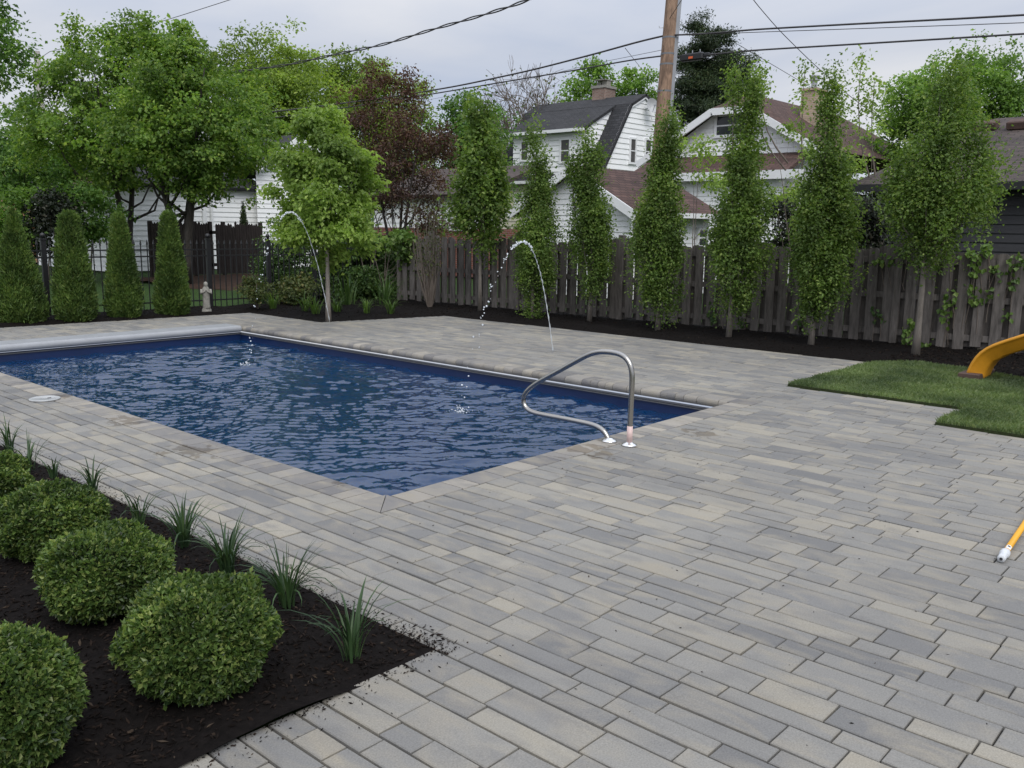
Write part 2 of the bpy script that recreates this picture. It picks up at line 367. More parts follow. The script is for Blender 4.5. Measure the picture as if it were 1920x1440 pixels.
def watermat():
    m, t, p, o = mat('pool_water'); t.nodes.remove(p)
    tr = nd(t, 'ShaderNodeBsdfTransparent'); tr.inputs[0].default_value = (.50, .86, 1.0, 1)
    gl = nd(t, 'ShaderNodeBsdfGlossy', Roughness=.0); gl.inputs[0].default_value = (.94, .97, 1, 1)
    fr = nd(t, 'ShaderNodeFresnel', IOR=1.60); ms = nd(t, 'ShaderNodeMixShader')
    tc = nd(t, 'ShaderNodeTexCoord'); n = nd(t, 'ShaderNodeTexNoise', Scale=16, Detail=3, Distortion=.6); t.links.new(tc.outputs['Object'], n.inputs['Vector'])
    bp = nd(t, 'ShaderNodeBump', Strength=.22, Distance=.012); t.links.new(n.outputs['Fac'], bp.inputs['Height'])
    t.links.new(bp.outputs[0], gl.inputs['Normal']); t.links.new(bp.outputs[0], fr.inputs['Normal'])
    df = nd(t, 'ShaderNodeBsdfDiffuse'); df.inputs[0].default_value = (.005, .040, .125, 1)          # the body of the water, seen through its depth
    mb = nd(t, 'ShaderNodeMixShader'); mb.inputs[0].default_value = .58
    t.links.new(tr.outputs[0], mb.inputs[1]); t.links.new(df.outputs[0], mb.inputs[2])
    t.links.new(fr.outputs[0], ms.inputs[0]); t.links.new(mb.outputs[0], ms.inputs[1]); t.links.new(gl.outputs[0], ms.inputs[2]); t.links.new(ms.outputs[0], o.inputs[0])
    return m
M['water'] = watermat()
def dropmat():
    m, t, p, o = mat('water_drop'); p.inputs['Base Color'].default_value = (.86, .9, .93, 1); p.inputs['Roughness'].default_value = .08
    p.inputs['Transmission Weight'].default_value = .35; p.inputs['IOR'].default_value = 1.33
    return m
M['drop'] = dropmat()

# ------------------------------------------------------------------ ground with the pool cut out
PX0, PX1, PY0, PY1 = 3.205, 8.005, 3.895, 13.35           # outer edge of the coping
IX0, IX1, IY0, IY1 = 3.46, 7.75, 4.14, 12.90              # inner edge
def holed(x0, x1, y0, y1, hx0, hx1, hy0, hy1, z):
    b = MB()
    for a in ((x0, hx0, y0, y1), (hx1, x1, y0, y1), (hx0, hx1, y0, hy0), (hx0, hx1, hy1, y1)):
        b.face([(a[0], a[2], z), (a[1], a[2], z), (a[1], a[3], z), (a[0], a[3], z)])
    return b
e = .02
tag(holed(-400, 500, -300, 700, PX0 + e, PX1 - e, PY0 + e, PY1 - e, -.06).build('ground', M['lawn']), kind='structure')
jb = holed(2.262, 11.5, -4, 13.36, PX0 + e, PX1 - e, PY0 + e, PY1 - e, -.016); jb.face([(-3, -4, -.016), (2.262, -4, -.016), (2.262, 2.42, -.016), (-3, 2.42, -.016)])
tag(jb.build('joint_sand', M['joint']), kind='structure')
b = MB(); b.face([(2.2, 13.364, -.016), (9.0, 13.364, -.016), (9.0, 14.8, -.016), (2.2, 15.35, -.016)])
# ------------------------------------------------------------------ pavers, laid in rows that run with the long side of the pool
def row_limits(x):
    """the stretches of a row at x that are paved"""
    lo = -3.0
    hi = 15.14 - (x - 4.93) * .081 if x < 9.08 else 12.59 - (x - 9.14) * .245
    if x < 2.26: return [(lo, 2.425 + .012 * (2.2 - x))]
    if x > 9.0: lo = 4.14
    elif x > 8.1: lo = 2.35
    if PX0 < x < PX1: return [(lo, PY0), (PY1, hi)]
    return [(lo, hi)]
def lay_pavers():
    V, Q = [], []
    breaks = [-2.6, 2.255, PX0, PX1, 8.115, 9.0, 9.11, 11.47]
    joint, jx, ch = .0066, .0098, .0036
    for a, c in zip(breaks, breaks[1:]):
        rows = []
        while sum(rows) < c - a - .05: rows.append(random.choice((.110, .110, .165, .165, .165)))
        k = (c - a) / sum(rows); x = a
        for wd in rows:
            wd *= k
            for y0, y1 in row_limits(x + wd / 2):
                y = y0 - (random.random() * .3 if y0 < -2.5 else 0)
                while y < y1 - .01:
                    ln = random.choice((.16, .16, .21, .27, .42, .42) if wd < .14 else (.21, .21, .28, .35, .42))
                    if y1 - (y + ln) < .12: ln = y1 - y
                    z = random.gauss(0, .0009); tx, ty = random.gauss(0, .0009), random.gauss(0, .0009)
                    X0, X1, Y0, Y1 = x + jx / 2, x + wd - jx / 2, y + joint / 2, y + ln - joint / 2
                    b = len(V)
                    for zz, d in ((-.03, 0), (-ch, 0), (0, ch)):
                        for px, py, sx, sy in ((X0 + d, Y0 + d, -1, -1), (X1 - d, Y0 + d, 1, -1), (X1 - d, Y1 - d, 1, 1), (X0 + d, Y1 - d, -1, 1)):
                            V.append((px, py, zz + z + sx * tx + sy * ty))
                    for l in (0, 4):
                        for j in range(4):
                            k2 = (j + 1) % 4; Q.append((b + l + j, b + l + k2, b + l + 4 + k2, b + l + 4 + j))
                    Q.append((b + 8, b + 9, b + 10, b + 11))
                    y += ln
            x += wd
    return V, Q
V, Q = lay_pavers()
tag(np_mesh('paver_patio', V, Q, M['paver']), kind='structure')
b.build('joint_sand', M['joint'])['kind'] = 'structure'

# ------------------------------------------------------------------ swimming pool
pool = thing('swimming_pool', 'rectangular in-ground pool with navy liner and paver coping', 'swimming pool', (5.6, 8.6, 0))
WZ = -.215
b = MB(); zb, zt = -1.35, -.088
c4 = [(IX0, IY0), (IX1, IY0), (IX1, IY1), (IX0, IY1)]
for i in range(4):
    (ax, ay), (bx, by) = c4[i], c4[(i + 1) % 4]
    b.face([(ax, ay, zb), (bx, by, zb), (bx, by, zt), (ax, ay, zt)])
b.build('liner', M['liner'], pool)
b = MB(); b.face([(x, y, zb + .003) for x, y in c4]); b.build('pool_floor', M['floor_liner'], pool)
# coping: bullnosed units laid square to the edge
def coping_unit(B, o, along, inward, w_, dep, j=.006):
    o, along, inward = np.array(o, float), np.array(along, float), np.array(inward, float)
    r = .041
    prof = [(0, -.05), (0, -.004), (.004, 0)] + [(dep - r + r * math.sin(q), -r + r * math.cos(q)) for q in np.linspace(0, math.pi, 9)] + [(dep - r, -.083), (.1, -.083), (.1, -.05)]
    A = [o + along * (j / 2) + inward * p + np.array([0, 0, z]) for p, z in prof]
    B.prism(A, along * (w_ - j))
B = MB()
def run(o, along, inward, length, dep):
    s = 0
    while s < length - .02:
        w_ = random.choice((.10, .12, .15, .18, .24)); w_ = length - s if length - s - w_ < .09 else w_
        coping_unit(B, np.array(o) + np.array(along) * s, along, inward, w_, dep); s += w_
run((PX0 + .006, PY0 + .25, 0), (0, 1, 0), (1, 0, 0), PY1 - .0 - PY0 - .25, IX0 - PX0 - .006)
run((PX1 - .006, PY0 + .25, 0), (0, 1, 0), (-1, 0, 0), PY1 - .0 - PY0 - .25, PX1 - IX1 - .006)
run((PX0 + .26, PY0 + .006, 0), (1, 0, 0), (0, 1, 0), PX1 - PX0 - .52, IY0 - PY0 - .006)
# mitred corners
for cx, sx in ((PX0, 1), (PX1, -1)):
    d = .255
    B.prism([(cx, PY0 + .002, -.05), (cx + sx * (d - .004), PY0 + .002, -.05), (cx + sx * (d - .004), PY0 + d - .008, -.05)], (0, 0, .05))
    B.prism([(cx, PY0 + .008, -.05), (cx + sx * (d - .008), PY0 + d - .003, -.05), (cx, PY0 + d - .003, -.05)], (0, 0, .05))
B.build('coping', M['coping'], pool)
# cover track under the far copings, and the lid over the cover housing at the end
b = MB()
for x, s in ((IX1 - .006, -1), (IX0 + .006, 1)):
    b.box((x, (IY0 + IY1) / 2, -.098), .02, IY1 - IY0 - .02, .014); b.box((x + s * .004, (IY0 + IY1) / 2, -.117), .028, IY1 - IY0 - .02, .010)
b.box(((IX0 + IX1) / 2, IY1 - .012, -.108), IX1 - IX0 - .06, .022, .016)
b.build('cover_track', M['track'], pool)
b = MB(); prof = [(13.30, -.055), (13.30, .012), (13.29, .020)] + [(12.83 + .050 - .050 * math.sin(q), -.030 + .050 * math.cos(q)) for q in np.linspace(0, math.pi * .95, 11)] + [(12.98, -.07)]
b.prism([(IX0 - .1, y, z) for y, z in prof], (IX1 - .02 - IX0 + .1, 0, 0))
b.build('cover_lid', M['lid'], pool)
b = MB(); run2 = B = MB(); run((PX0 + .0, PY1 + .10, 0), (1, 0, 0), (0, -1, 0), PX1 - PX0, .15)
# water surface, really rippled
nx, ny = 300, 620
gx = np.linspace(IX0 + .001, IX1 - .001, nx); gy = np.linspace(IY0 + .001, IY1 - .001, ny)
XX, YY = np.meshgrid(gx, gy); Z = np.zeros_like(XX)
for i in range(26):
    lam = .20 + .36 * rng.random(); k = 2 * math.pi / lam; th = rng.normal(R(44), .55)
    Z += .0060 * lam * np.sin(k * (XX * math.cos(th) + YY * math.sin(th)) + rng.random() * 6.28 + 1.2 * np.sin(1.3 * XX + .8 * YY + rng.random() * 6))
Z *= np.clip(.75 + .35 * np.sin(.9 * XX + .6 * YY + 2.6) + .30 * np.sin(1.1 * YY - .7 * XX), .25, 1.3)
for i in range(44):
    lam = .055 + .12 * rng.random(); k = 2 * math.pi / lam; th = rng.normal(R(44), .75)
    Z += .0068 * lam * np.sin(k * (XX * math.cos(th) + YY * math.sin(th)) + rng.random() * 6.28 + 1.8 * np.sin(2.1 * XX + 1.7 * YY + rng.random() * 6)) * np.clip(.35 + .8 * np.sin(1.3 * XX + rng.random() * 6) + .8 * np.sin(1.0 * YY + rng.random() * 6), 0, 1.3)
SPL = [G(463, 684, WZ), G(862, 772, WZ)]
for s in SPL:
    rr = np.hypot(XX - s[0], YY - s[1]); Z += .0042 * np.exp(-rr / .8) * np.sin(2 * math.pi * (rr + .03 * np.sin(3 * XX + 2 * YY) + .03 * np.sin(5 * YY - 4 * XX)) / (.13 + .02 * rr)) * (1 - np.exp(-rr / .08))
Vw = np.stack([XX, YY, Z + WZ], -1).reshape(-1, 3)
ii = (np.arange(ny - 1)[:, None] * nx + np.arange(nx - 1)[None]).ravel()
tag(np_mesh('water', Vw, np.stack([ii, ii + 1, ii + nx + 1, ii + nx], 1), M['water'], smooth=True), kind='structure')

# ------------------------------------------------------------------ planting beds
def fbm(x, y, seed=0, octs=4, f=1.0):
    r = np.random.default_rng(seed); z = 0; a = 1
    for o in range(octs):
        for _ in range(4):
            t = r.random() * 6.28; z = z + a * .35 * np.sin(f * (x * math.cos(t) + y * math.sin(t)) * (.8 + .5 * r.random()) + r.random() * 6.28)
        f *= 2.1; a *= .5
    return z
def bed(name, A, Bp, n, m_, base, rise, rough, matl, rag=0.0, seed=1):
    def res(P, n):
        P = np.array(P, float); d = np.r_[0, np.cumsum(np.linalg.norm(np.diff(P, axis=0), axis=1))]
        # keep the same parameter on both edges: index based
        t = np.linspace(0, len(P) - 1, n); i = np.clip(t.astype(int), 0, len(P) - 2); f = (t - i)[:, None]
        return P[i] * (1 - f) + P[i + 1] * f
    a, c = res(A, n), res(Bp, n); t = np.linspace(0, 1, m_)
    P = a[:, None, :] * (1 - t[None, :, None]) + c[:, None, :] * t[None, :, None]
    x, y = P[..., 0], P[..., 1]
    edge = np.minimum(1, np.minimum(t, 1.0) * 6)[None] * np.ones_like(x)
    z = base + rise * edge + rough * fbm(x, y, seed, 4, 9.0) * (.3 + .7 * edge)
    if rag:
        dirv = (a - c) / np.linalg.norm(a - c, axis=1)[:, None]
        k = rag * (fbm(a[:, 0], a[:, 1], seed + 5, 4, 11.0)) * .6
        P = P + (dirv * k[:, None])[:, None, :] * np.clip(1 - t * 4, 0, 1)[None, :, None]; x, y = P[..., 0], P[..., 1]
    Vv = np.stack([x, y, z], -1).reshape(-1, 3)
    i = (np.arange(n - 1)[:, None] * m_ + np.arange(m_ - 1)[None]).ravel()
    o = np_mesh(name, Vv, np.stack([i, i + 1, i + m_ + 1, i + m_], 1), matl, smooth=True)
    return tag(o, kind='structure'), (x, y, z)
def chips(name, pts, lo, hi, matl, parent=None):
    n = len(pts); s = rng.uniform(lo, hi, n)
    a = rng.normal(size=(n, 3)); a[:, 2] *= .35; a /= np.linalg.norm(a, axis=1)[:, None]
    q = rng.normal(size=(n, 3)); q -= a * (q * a).sum(1)[:, None]; q /= np.linalg.norm(q, axis=1)[:, None]; c = np.cross(a, q)
    L, Wd, T = (s * rng.uniform(.6, 1.6, n))[:, None], (s * rng.uniform(.25, .55, n))[:, None], (s * rng.uniform(.15, .4, n))[:, None]
    V = np.stack([pts - a * L, pts + q * Wd, pts + a * L, pts - q * Wd, pts + c * T, pts - c * T], 1)
    f = np.array([(0, 1, 4), (1, 2, 4), (2, 3, 4), (3, 0, 4), (1, 0, 5), (2, 1, 5), (3, 2, 5), (0, 3, 5)])
    Fc = (np.arange(n)[:, None, None] * 6 + f[None]).reshape(-1, 3)
    return np_mesh(name, V.reshape(-1, 3), Fc, matl, parent)
def scatter_grid(g, n, pick=None):
    x, y, z = (q.ravel() for q in g); i = rng.choice(len(x), n, p=pick)
    return np.stack([x[i] + rng.normal(0, .02, n), y[i] + rng.normal(0, .02, n), z[i] + .004], 1)
bo, gF = bed('mulch_bed', [(2.262, 2.395), (2.272, 3.2), (2.277, 4.2), (2.28, 5.3), (2.275, 6.5), (2.265, 8), (2.265, 11)], [(-1.2, 2.43), (-1.2, 3.2), (-1.2, 4.2), (-1.2, 5.3), (-1.2, 6.5), (-1.2, 8), (-1.2, 11)], 300, 130, -.006, .022, .009, M['mulch'], .03, 3)
pts = scatter_grid(gF, 34000); pts = pts[(pts[:, 1] > 2.45) & (pts[:, 0] < 2.25)]
tag(chips('mulch_chips', pts, .004, .017, M['chip']), kind='stuff')
# crumbs of mulch kicked out on to the pavers
n = 1500; yy = 2.35 + rng.random(n) ** 1.5 * 5.2; d = rng.exponential(.03, n)
cp = np.stack([2.25 + d, yy + .12 * rng.normal(size=n) * 0, np.full(n, .003)], 1)
n2 = 260; cp2 = np.stack([1.2 + 1.05 * rng.random(n2), 2.42 - np.abs(rng.exponential(.035, n2)), np.full(n2, .003)], 1)
blob = np.stack([2.265 + np.abs(rng.normal(0, .03, 90)), 2.53 + rng.normal(0, .09, 90), np.full(90, .004)], 1)
n3 = 180; far = np.stack([rng.uniform(2.3, 7, n3), rng.uniform(.4, 3.8, n3), np.full(n3, .002)], 1)
allp = np.concatenate([cp, cp2, blob, far]); allp = allp[~((allp[:, 0] > PX0 + .3) & (allp[:, 1] > PY0))]
tag(chips('mulch_crumbs', allp, .0025, .008, M['chip']), kind='stuff')
tag(chips('mulch_crumbs', np.stack([2.31 + rng.normal(0, .03, 16), 2.5 + rng.normal(0, .10, 16), np.full(16, .007)], 1), .008, .017, M['chip']), kind='stuff')
EA = [(10.6, -2), (11.1, 1.2), (11.34, 2.45), (11.62, 3.1), (11.80, 3.65), (11.46, 4.1), (11.45, 7.4), (11.54, 12.0), (9.14, 12.59), (9.01, 14.80), (4.93, 15.13), (1, 15.45), (-5, 15.94)]
EB = [(14.3, -2), (14.2, 1.2), (14.15, 2.45), (14.1, 3.1), (14.1, 3.65), (14.05, 4.1), (13.9, 7.4), (13.7, 12.0), (13.4, 15.95), (10.3, 16.05), (5.2, 16.5), (1, 16.85), (-5, 17.4)]
bo, gB = bed('mulch_bed', EA, EB, 420, 46, -.02, .055, .016, M['mulch'], .03, 8)
tag(chips('mulch_chips', scatter_grid(gB, 9000), .008, .022, M['chip']), kind='stuff')

# ------------------------------------------------------------------ sod with blades
TP = [(9.02, 4.12), (11.44, 4.08), (11.78, 3.62), (11.60, 3.08), (11.32, 2.44), (11.1, 1.2), (10.6, -2.0), (8.12, -2.0), (8.12, 2.34), (9.02, 2.34)]
def inside(P, poly):
    x, y = P[:, 0], P[:, 1]; r = np.zeros(len(P), bool); n = len(poly)
    for i in range(n):
        (ax, ay), (bx, by) = poly[i], poly[(i + 1) % n]
        c = (ay > y) != (by > y); r ^= c & (x < (bx - ax) * (y - ay) / (by - ay + 1e-12) + ax)
    return r
b = MB(); b.prism([(x, y, -.02) for x, y in TP], (0, 0, .042)); tag(b.build('turf', M['soil']), kind='structure')
P = rng.uniform((8.1, -1.2), (11.8, 4.15), (230000, 2)); P = P[inside(P, TP)]
P = P[(P[:, 1] > .6) | (rng.random(len(P)) < .3)]
def blades(P, L, Wd, lean, matl, name, parent=None):
    n = len(P); t = rng.random(n) * 6.28; a = np.stack([np.cos(t), np.sin(t), np.zeros(n)], 1); s = np.stack([-np.sin(t), np.cos(t), np.zeros(n)], 1)
    l = (L * rng.uniform(.5, 1.25, n))[:, None]; ln = (lean * rng.random(n))[:, None]; wd = (Wd * rng.uniform(.6, 1.3, n))[:, None]
    up = np.array([[0, 0, 1.0]])
    V = np.stack([P - s * wd, P + s * wd, P + s * wd * .7 + up * l * .6 + a * l * ln * .35, P + up * l + a * l * ln], 1)
    # tip as a narrow quad
    V[:, 3] -= s * wd * .1
    Fc = np.arange(n)[:, None] * 4 + np.array([0, 1, 2, 3]); return np_mesh(name, V.reshape(-1, 3), Fc, matl, parent)
k = .85 + .3 * fbm(P[:, 0], P[:, 1], 4, 3, 3.0)
o = blades(np.c_[P, np.full(len(P), .02)], np.clip(.044 * k, .02, .07), .0035, 1.1, M['blade'], 'turf_grass'); tag(o, kind='stuff')

# ------------------------------------------------------------------ leaves, crowns, trees
def unit(a): return a / (np.linalg.norm(a, axis=1)[:, None] + 1e-9)
def leaves(name, P, A, N, L, Wd, matl, parent=None, fold=.18):
    n = len(P); A = unit(A); Sd = unit(np.cross(A, N)); N = np.cross(Sd, A)
    L = np.broadcast_to(L, n)[:, None]; Wd = np.broadcast_to(Wd, n)[:, None]
    mid = P + A * L * .45 + N * Wd * fold
    V = np.stack([P, mid + Sd * Wd * .5, P + A * L - N * L * .12, mid - Sd * Wd * .5], 1)
    return np_mesh(name, V.reshape(-1, 3), np.arange(n)[:, None] * 4 + np.arange(4), matl, parent)
def profile(P, prof, dep):
    """a crown outline (row, left, right) seen at distance dep becomes heights, radii and offsets round the base P"""
    out = []
    for y, xl, xr in prof:
        z = height(P, y); px, py, k = proj((P[0], P[1], z)); s = k / F
        out.append((z, (xr - xl) / 2 * s, ((xl + xr) / 2 - px) * s))
    out.sort(); return np.array(out)
def sample_crown(prof, n, seed, shell=.35, lump=.38, lfreq=3.0, wexp=1.5):
    r = np.random.default_rng(seed); z0, z1 = prof[0, 0], prof[-1, 0]
    zz = r.uniform(z0, z1, n * 4); rad = np.interp(zz, prof[:, 0], prof[:, 1])
    keep = r.random(n * 4) < (rad / rad.max()) ** wexp + .03; zz = zz[keep][:n]; rad = rad[keep][:n]; n = len(zz)
    th = r.random(n) * 6.283
    ph = r.random(6) * 6.28; sc = max(prof[:, 1].max(), .3)
    lm = 1 + lump * (np.sin(2 * th + ph[0] + lfreq * zz / sc) * .5 + np.sin(3 * th + ph[1] - 1.7 * lfreq * zz / sc) * .45 + np.sin(5 * th + ph[2] + 2.6 * lfreq * zz / sc) * .45)
    q = np.sqrt(shell + (1 - shell) * r.random(n)); q *= np.where(r.random(n) < .09, 1.16, 1.0); inner = r.random(n) < .25; q[inner] *= r.random(inner.sum())
    rr = rad * q * np.minimum(lm, 1.15); off = np.interp(zz, prof[:, 0], prof[:, 2])
    return np.stack([rr * np.cos(th) + off * _r[0], rr * np.sin(th) + off * _r[1], zz], 1), rad, th
def foliage(name, base, C, sig, per, L, Wd, matl, parent, seed, droop=.3, up=.75, flat=.6, vert=0.0):
    r = np.random.default_rng(seed); n = len(C) * per
    D = r.normal(size=(len(C), per, 3)) * sig; D[..., 2] *= flat + vert
    P = (C[:, None] + D).reshape(-1, 3)
    out = P.copy(); out[:, 2] *= 0; out = unit(out + 1e-6)
    A = out * .7 + r.normal(size=(n, 3)) * .75 + np.array([0, 0, -droop]); N = r.normal(size=(n, 3)) * .55 + np.array([0, 0, up]) + out * .35
    k = r.uniform(.65, 1.25, n)
    return leaves(name, P + base, A, N, L * k, Wd * k, matl, parent)
def wood(name, base, top, r0, C, matl, parent, seed, fork=.3, nlimb=30, thin=1.0, wob=.02, lead=.95, rise=.55, stems=1):
    r = np.random.default_rng(seed); b = MB(); H = top; hs = np.linspace(0, H * lead, 9)
    mids = []
    for s in range(stems):
        ang = s * 6.28 / max(stems, 1) + .6; sp = 0 if stems == 1 else .22 * H
        off = np.cumsum(r.normal(0, wob * H / 9, (9, 2)), axis=0); off[0] = 0
        q = (hs / H) ** 1.3
        pts = [base + np.array([off[i, 0] + math.cos(ang) * sp * q[i], off[i, 1] + math.sin(ang) * sp * q[i], hs[i]]) for i in range(9)]
        rad = [r0 * (1 if stems == 1 else .7) * max(.10, 1 - .92 * t) for t in hs / (H * lead)]; rad[0] *= 1.25
        b.tube(pts, rad, 8); mids.append((pts, rad))
    if len(C):
        for c in C[r.choice(len(C), min(nlimb, len(C)), replace=False)]:
            pts, rad = mids[r.integers(stems)]; hor = math.hypot(c[0], c[1]); z0 = max(fork * H, c[2] - hor * rise * 2 - .05 * H); z0 = min(z0, H * lead * .93)
            i = np.interp(z0, hs, np.arange(9)); i0 = int(min(i, 7)); f = i - i0
            p0 = pts[i0] * (1 - f) + pts[i0 + 1] * f; rr = (rad[i0] * (1 - f) + rad[i0 + 1] * f) * .5 * thin
            p3 = base + c; p1 = p0 + (p3 - p0) * np.array([.45, .45, .2]) + r.normal(0, .03 * hor + .005, 3); p2 = p0 + (p3 - p0) * np.array([.8, .8, .62]) + r.normal(0, .03 * hor + .005, 3)
            b.tube([p0, p1, p2, p3], [rr, rr * .7, rr * .42, rr * .15], 5, False)
    return b.build(name, matl, parent, smooth=True)
XS = .93
def tree(name, label, cat, px, dep, prof, leafm, bark, L, Wd, nc, per, sig, r0, seed, ground=0.0, base_px=None, group=None, trunk_top=.9, shell=.35, lump=.40, nlimb=30, fork=.3, droop=.3, flat=.6, vert=0.0, thin=1.0, stems=1, rise=.55, wob=.02, bough=8, bs=.15, bv=.75, taper=0, xs=None, P=None, lfreq=3.0, shoots=(), up=.75, spikes=0):
    if P is None:
        P = G(px, base_px) if base_px else WP(px, 440, dep)
    P = np.array([P[0], P[1], ground])
    pf = profile(P, prof, dep); pf[:, 0] -= ground; pf[:, 1] *= (xs or XS)
    zmid_ = pf[0, 0] + .4 * (pf[-1, 0] - pf[0, 0])
    if taper: pf[:, 1] *= np.interp((pf[:, 0] - pf[0, 0]) / (pf[-1, 0] - pf[0, 0]), [0, .42, 1], [1, 1, 1 - taper])
    Bc, rad, th = sample_crown(pf, max(12, nc // bough), seed, shell, lump, lfreq, 1.0 if taper else 1.5)
    rb = np.random.default_rng(seed + 50); big = bs * pf[:, 1].max() * rb.uniform(.55, 1.35, len(Bc))
    dd = rb.normal(size=(len(Bc), bough, 3)) * big[:, None, None] * np.array([1, 1, bv])
    oo = Bc.copy(); oo[:, 2] = 0; oo = unit(oo + 1e-6)
    tt_ = rb.normal(0, 1, (len(Bc), bough)); dd += oo[:, None, :] * (tt_ * big[:, None] * .8)[..., None]; dd[..., 2] -= np.clip(tt_, 0, 3) * big[:, None] * .35 * (droop > .2)
    C = (Bc[:, None] + dd).reshape(-1, 3)
    if taper: C[:, 2] = np.minimum(C[:, 2], pf[-1, 0] - .10 - .25 * rb.random(len(C)))
    t = thing(name, label, cat, P, group)
    wood('trunk', P, pf[-1, 0] * trunk_top, r0, Bc, bark, t, seed + 1, fork, nlimb, thin, wob, .97, rise, stems)
    extra = []; shoots = list(shoots)
    if taper:                                # the leafy leader at the heart of a columnar crown
        for zz in np.arange(zmid_, pf[-1, 0], .04):
            o = np.interp(zz, pf[:, 0], pf[:, 2]); extra.append(np.array([o * _r[0], o * _r[1], zz]) + rng.normal(0, .065, 3))
    for _ in range(spikes):
        q = rng.uniform(.2, .6); zt = pf[0, 0] + (pf[-1, 0] - pf[0, 0]) * q + ground; a = rng.random() * 6.28; rd = np.interp(zt - ground, pf[:, 0], pf[:, 1]) * .88; of = np.interp(zt - ground, pf[:, 0], pf[:, 2])
        for zz in np.linspace(zt - .15, zt + rng.uniform(.22, .45), 7): extra.append(np.array([rd * math.cos(a) + of * _r[0], rd * math.sin(a) + of * _r[1], zz - ground]) + rng.normal(0, .018, 3))
    for (sx, sy0, sy1, sw) in shoots:        # leafy leaders that stand out of the crown
        z0, z1 = height(P, sy0), height(P, sy1); k = proj((P[0], P[1], z1))
        o = (sx - k[0]) * k[2] / F
        sb_ = MB(); zr0 = pf[0, 0] + .45 * (z0 - ground - pf[0, 0]); sb_.tube([P + np.array([o * _r[0] * q, o * _r[1] * q, zr0 + (z1 - ground - zr0) * i / 6]) for i, q in enumerate((.35, .62, .82, .93, 1, 1, 1))], [.018, .015, .012, .010, .008, .006, .003], 5, False); sb_.build('leader', bark, t, True)
        for zz in np.linspace(z0, z1, 16):
            extra.append(np.array([o * _r[0], o * _r[1], zz - ground]) + rng.normal(0, sw * k[2] / F * (.35 if zz > z0 + .6 * (z1 - z0) else .6), 3))
    foliage('crown', P, C, sig, per, L, Wd, leafm, t, seed + 2, droop, up, flat, vert) if not extra else \
        foliage('crown', P, np.concatenate([C, np.array(extra)]), sig, per, L, Wd, leafm, t, seed + 2, droop, up, flat, vert)
    return t
G_COL = 'columnar trees along the wooden fence'
def fencetree(label, bx, by, prof, seed, nc=270, per=42, L=.047, Wd=.033, r0=.042, m_='hornbeam', group=G_COL, sig=.075, **kw):
    P = G(bx, by); d = proj(P)[2]
    kw = {**dict(taper=.74, bough=7, bs=.17, bv=1.6, spikes=22, shell=.22, lump=.34, nlimb=46, fork=.2, rise=1.2, flat=1.0, vert=.5, thin=.8, droop=.1, wob=.012), **kw}
    return tree('columnar_tree', label, 'tree', bx, d, prof, M[m_], M['bark'], L, Wd, nc, per, sig, r0, seed, P=P, group=group, **kw)
XS = .74
fencetree('slim columnar tree with a needle-thin top, in front of the white gable garage wall', 998, 600, [(235, 994, 1004), (300, 985, 1018), (350, 978, 1032), (400, 972, 1045), (450, 966, 1052), (520, 968, 1046), (560, 978, 1025), (585, 994, 1008)], 21, shoots=((1016, 350, 300, 6),))
fencetree('columnar tree right of the needle-topped one, crown forked into several tips', 1105, 605, [(243, 1098, 1112), (270, 1085, 1118), (320, 1070, 1132), (400, 1060, 1146), (470, 1064, 1148), (530, 1078, 1140), (562, 1090, 1118)], 22, shoots=((1075, 330, 300, 5), (1122, 330, 285, 5)))
fencetree('columnar tree standing in front of the foot of the wooden utility pole', 1233, 622, [(205, 1250, 1268), (240, 1236, 1274), (300, 1216, 1280), (380, 1192, 1282), (460, 1176, 1290), (520, 1190, 1285), (570, 1210, 1262), (588, 1228, 1242)], 23, nc=400)
fencetree('columnar tree in front of the small bungalow gable window', 1366, 636, [(150, 1402, 1412), (190, 1392, 1424), (260, 1366, 1432), (350, 1345, 1446), (440, 1322, 1450), (500, 1326, 1445), (560, 1346, 1412), (578, 1362, 1380)], 24, nc=420, shoots=((1415, 200, 150, 4), (1380, 200, 130, 4)))
fencetree('columnar tree in front of the dark gap beside the brown-roofed bungalow', 1520, 652, [(160, 1552, 1566), (200, 1532, 1580), (280, 1515, 1592), (360, 1498, 1602), (440, 1478, 1610), (500, 1480, 1596), (555, 1500, 1566), (580, 1514, 1535)], 25, nc=430, shoots=((1560, 190, 145, 4),))
fencetree('broad oval tree by the slide, its long bare stem in front of ivied boards', 1716, 668, [(112, 1775, 1790), (170, 1745, 1820), (250, 1700, 1850), (330, 1660, 1866), (390, 1640, 1876), (430, 1642, 1860), (465, 1690, 1810), (478, 1725, 1760)], 26, nc=560, per=34, r0=.05, sig=.085, xs=.76, taper=.35, bs=.14, nlimb=50, fork=.4, group=None, rise=.7)
fencetree('loose pyramidal tree with an open crown, near the corner of the wooden fence', 900, 586, [(185, 880, 905), (230, 862, 925), (300, 850, 945), (370, 842, 958), (430, 848, 955), (468, 875, 930)], 27, nc=210, per=28, xs=.76, taper=.3, L=.075, Wd=.06, group=None, sig=.1, r0=.04, shell=.3, rise=.7, fork=.35)
XS = .93
tree('maple_sapling', 'pale green young maple on a thin straight stem beside the water jet', 'tree', 616, 15.7, [(190, 585, 615), (230, 562, 640), (300, 530, 680), (350, 512, 700), (400, 515, 702), (440, 525, 690), (480, 548, 672), (512, 580, 650)], M['sapling'], M['bark_pale'], .078, .055, 760, 32, .085, .045, 31, P=G(616, 602), xs=1.02, lump=.18, bs=.10, fork=.45, nlimb=36, shell=.2, droop=.55, rise=.6, wob=.01)
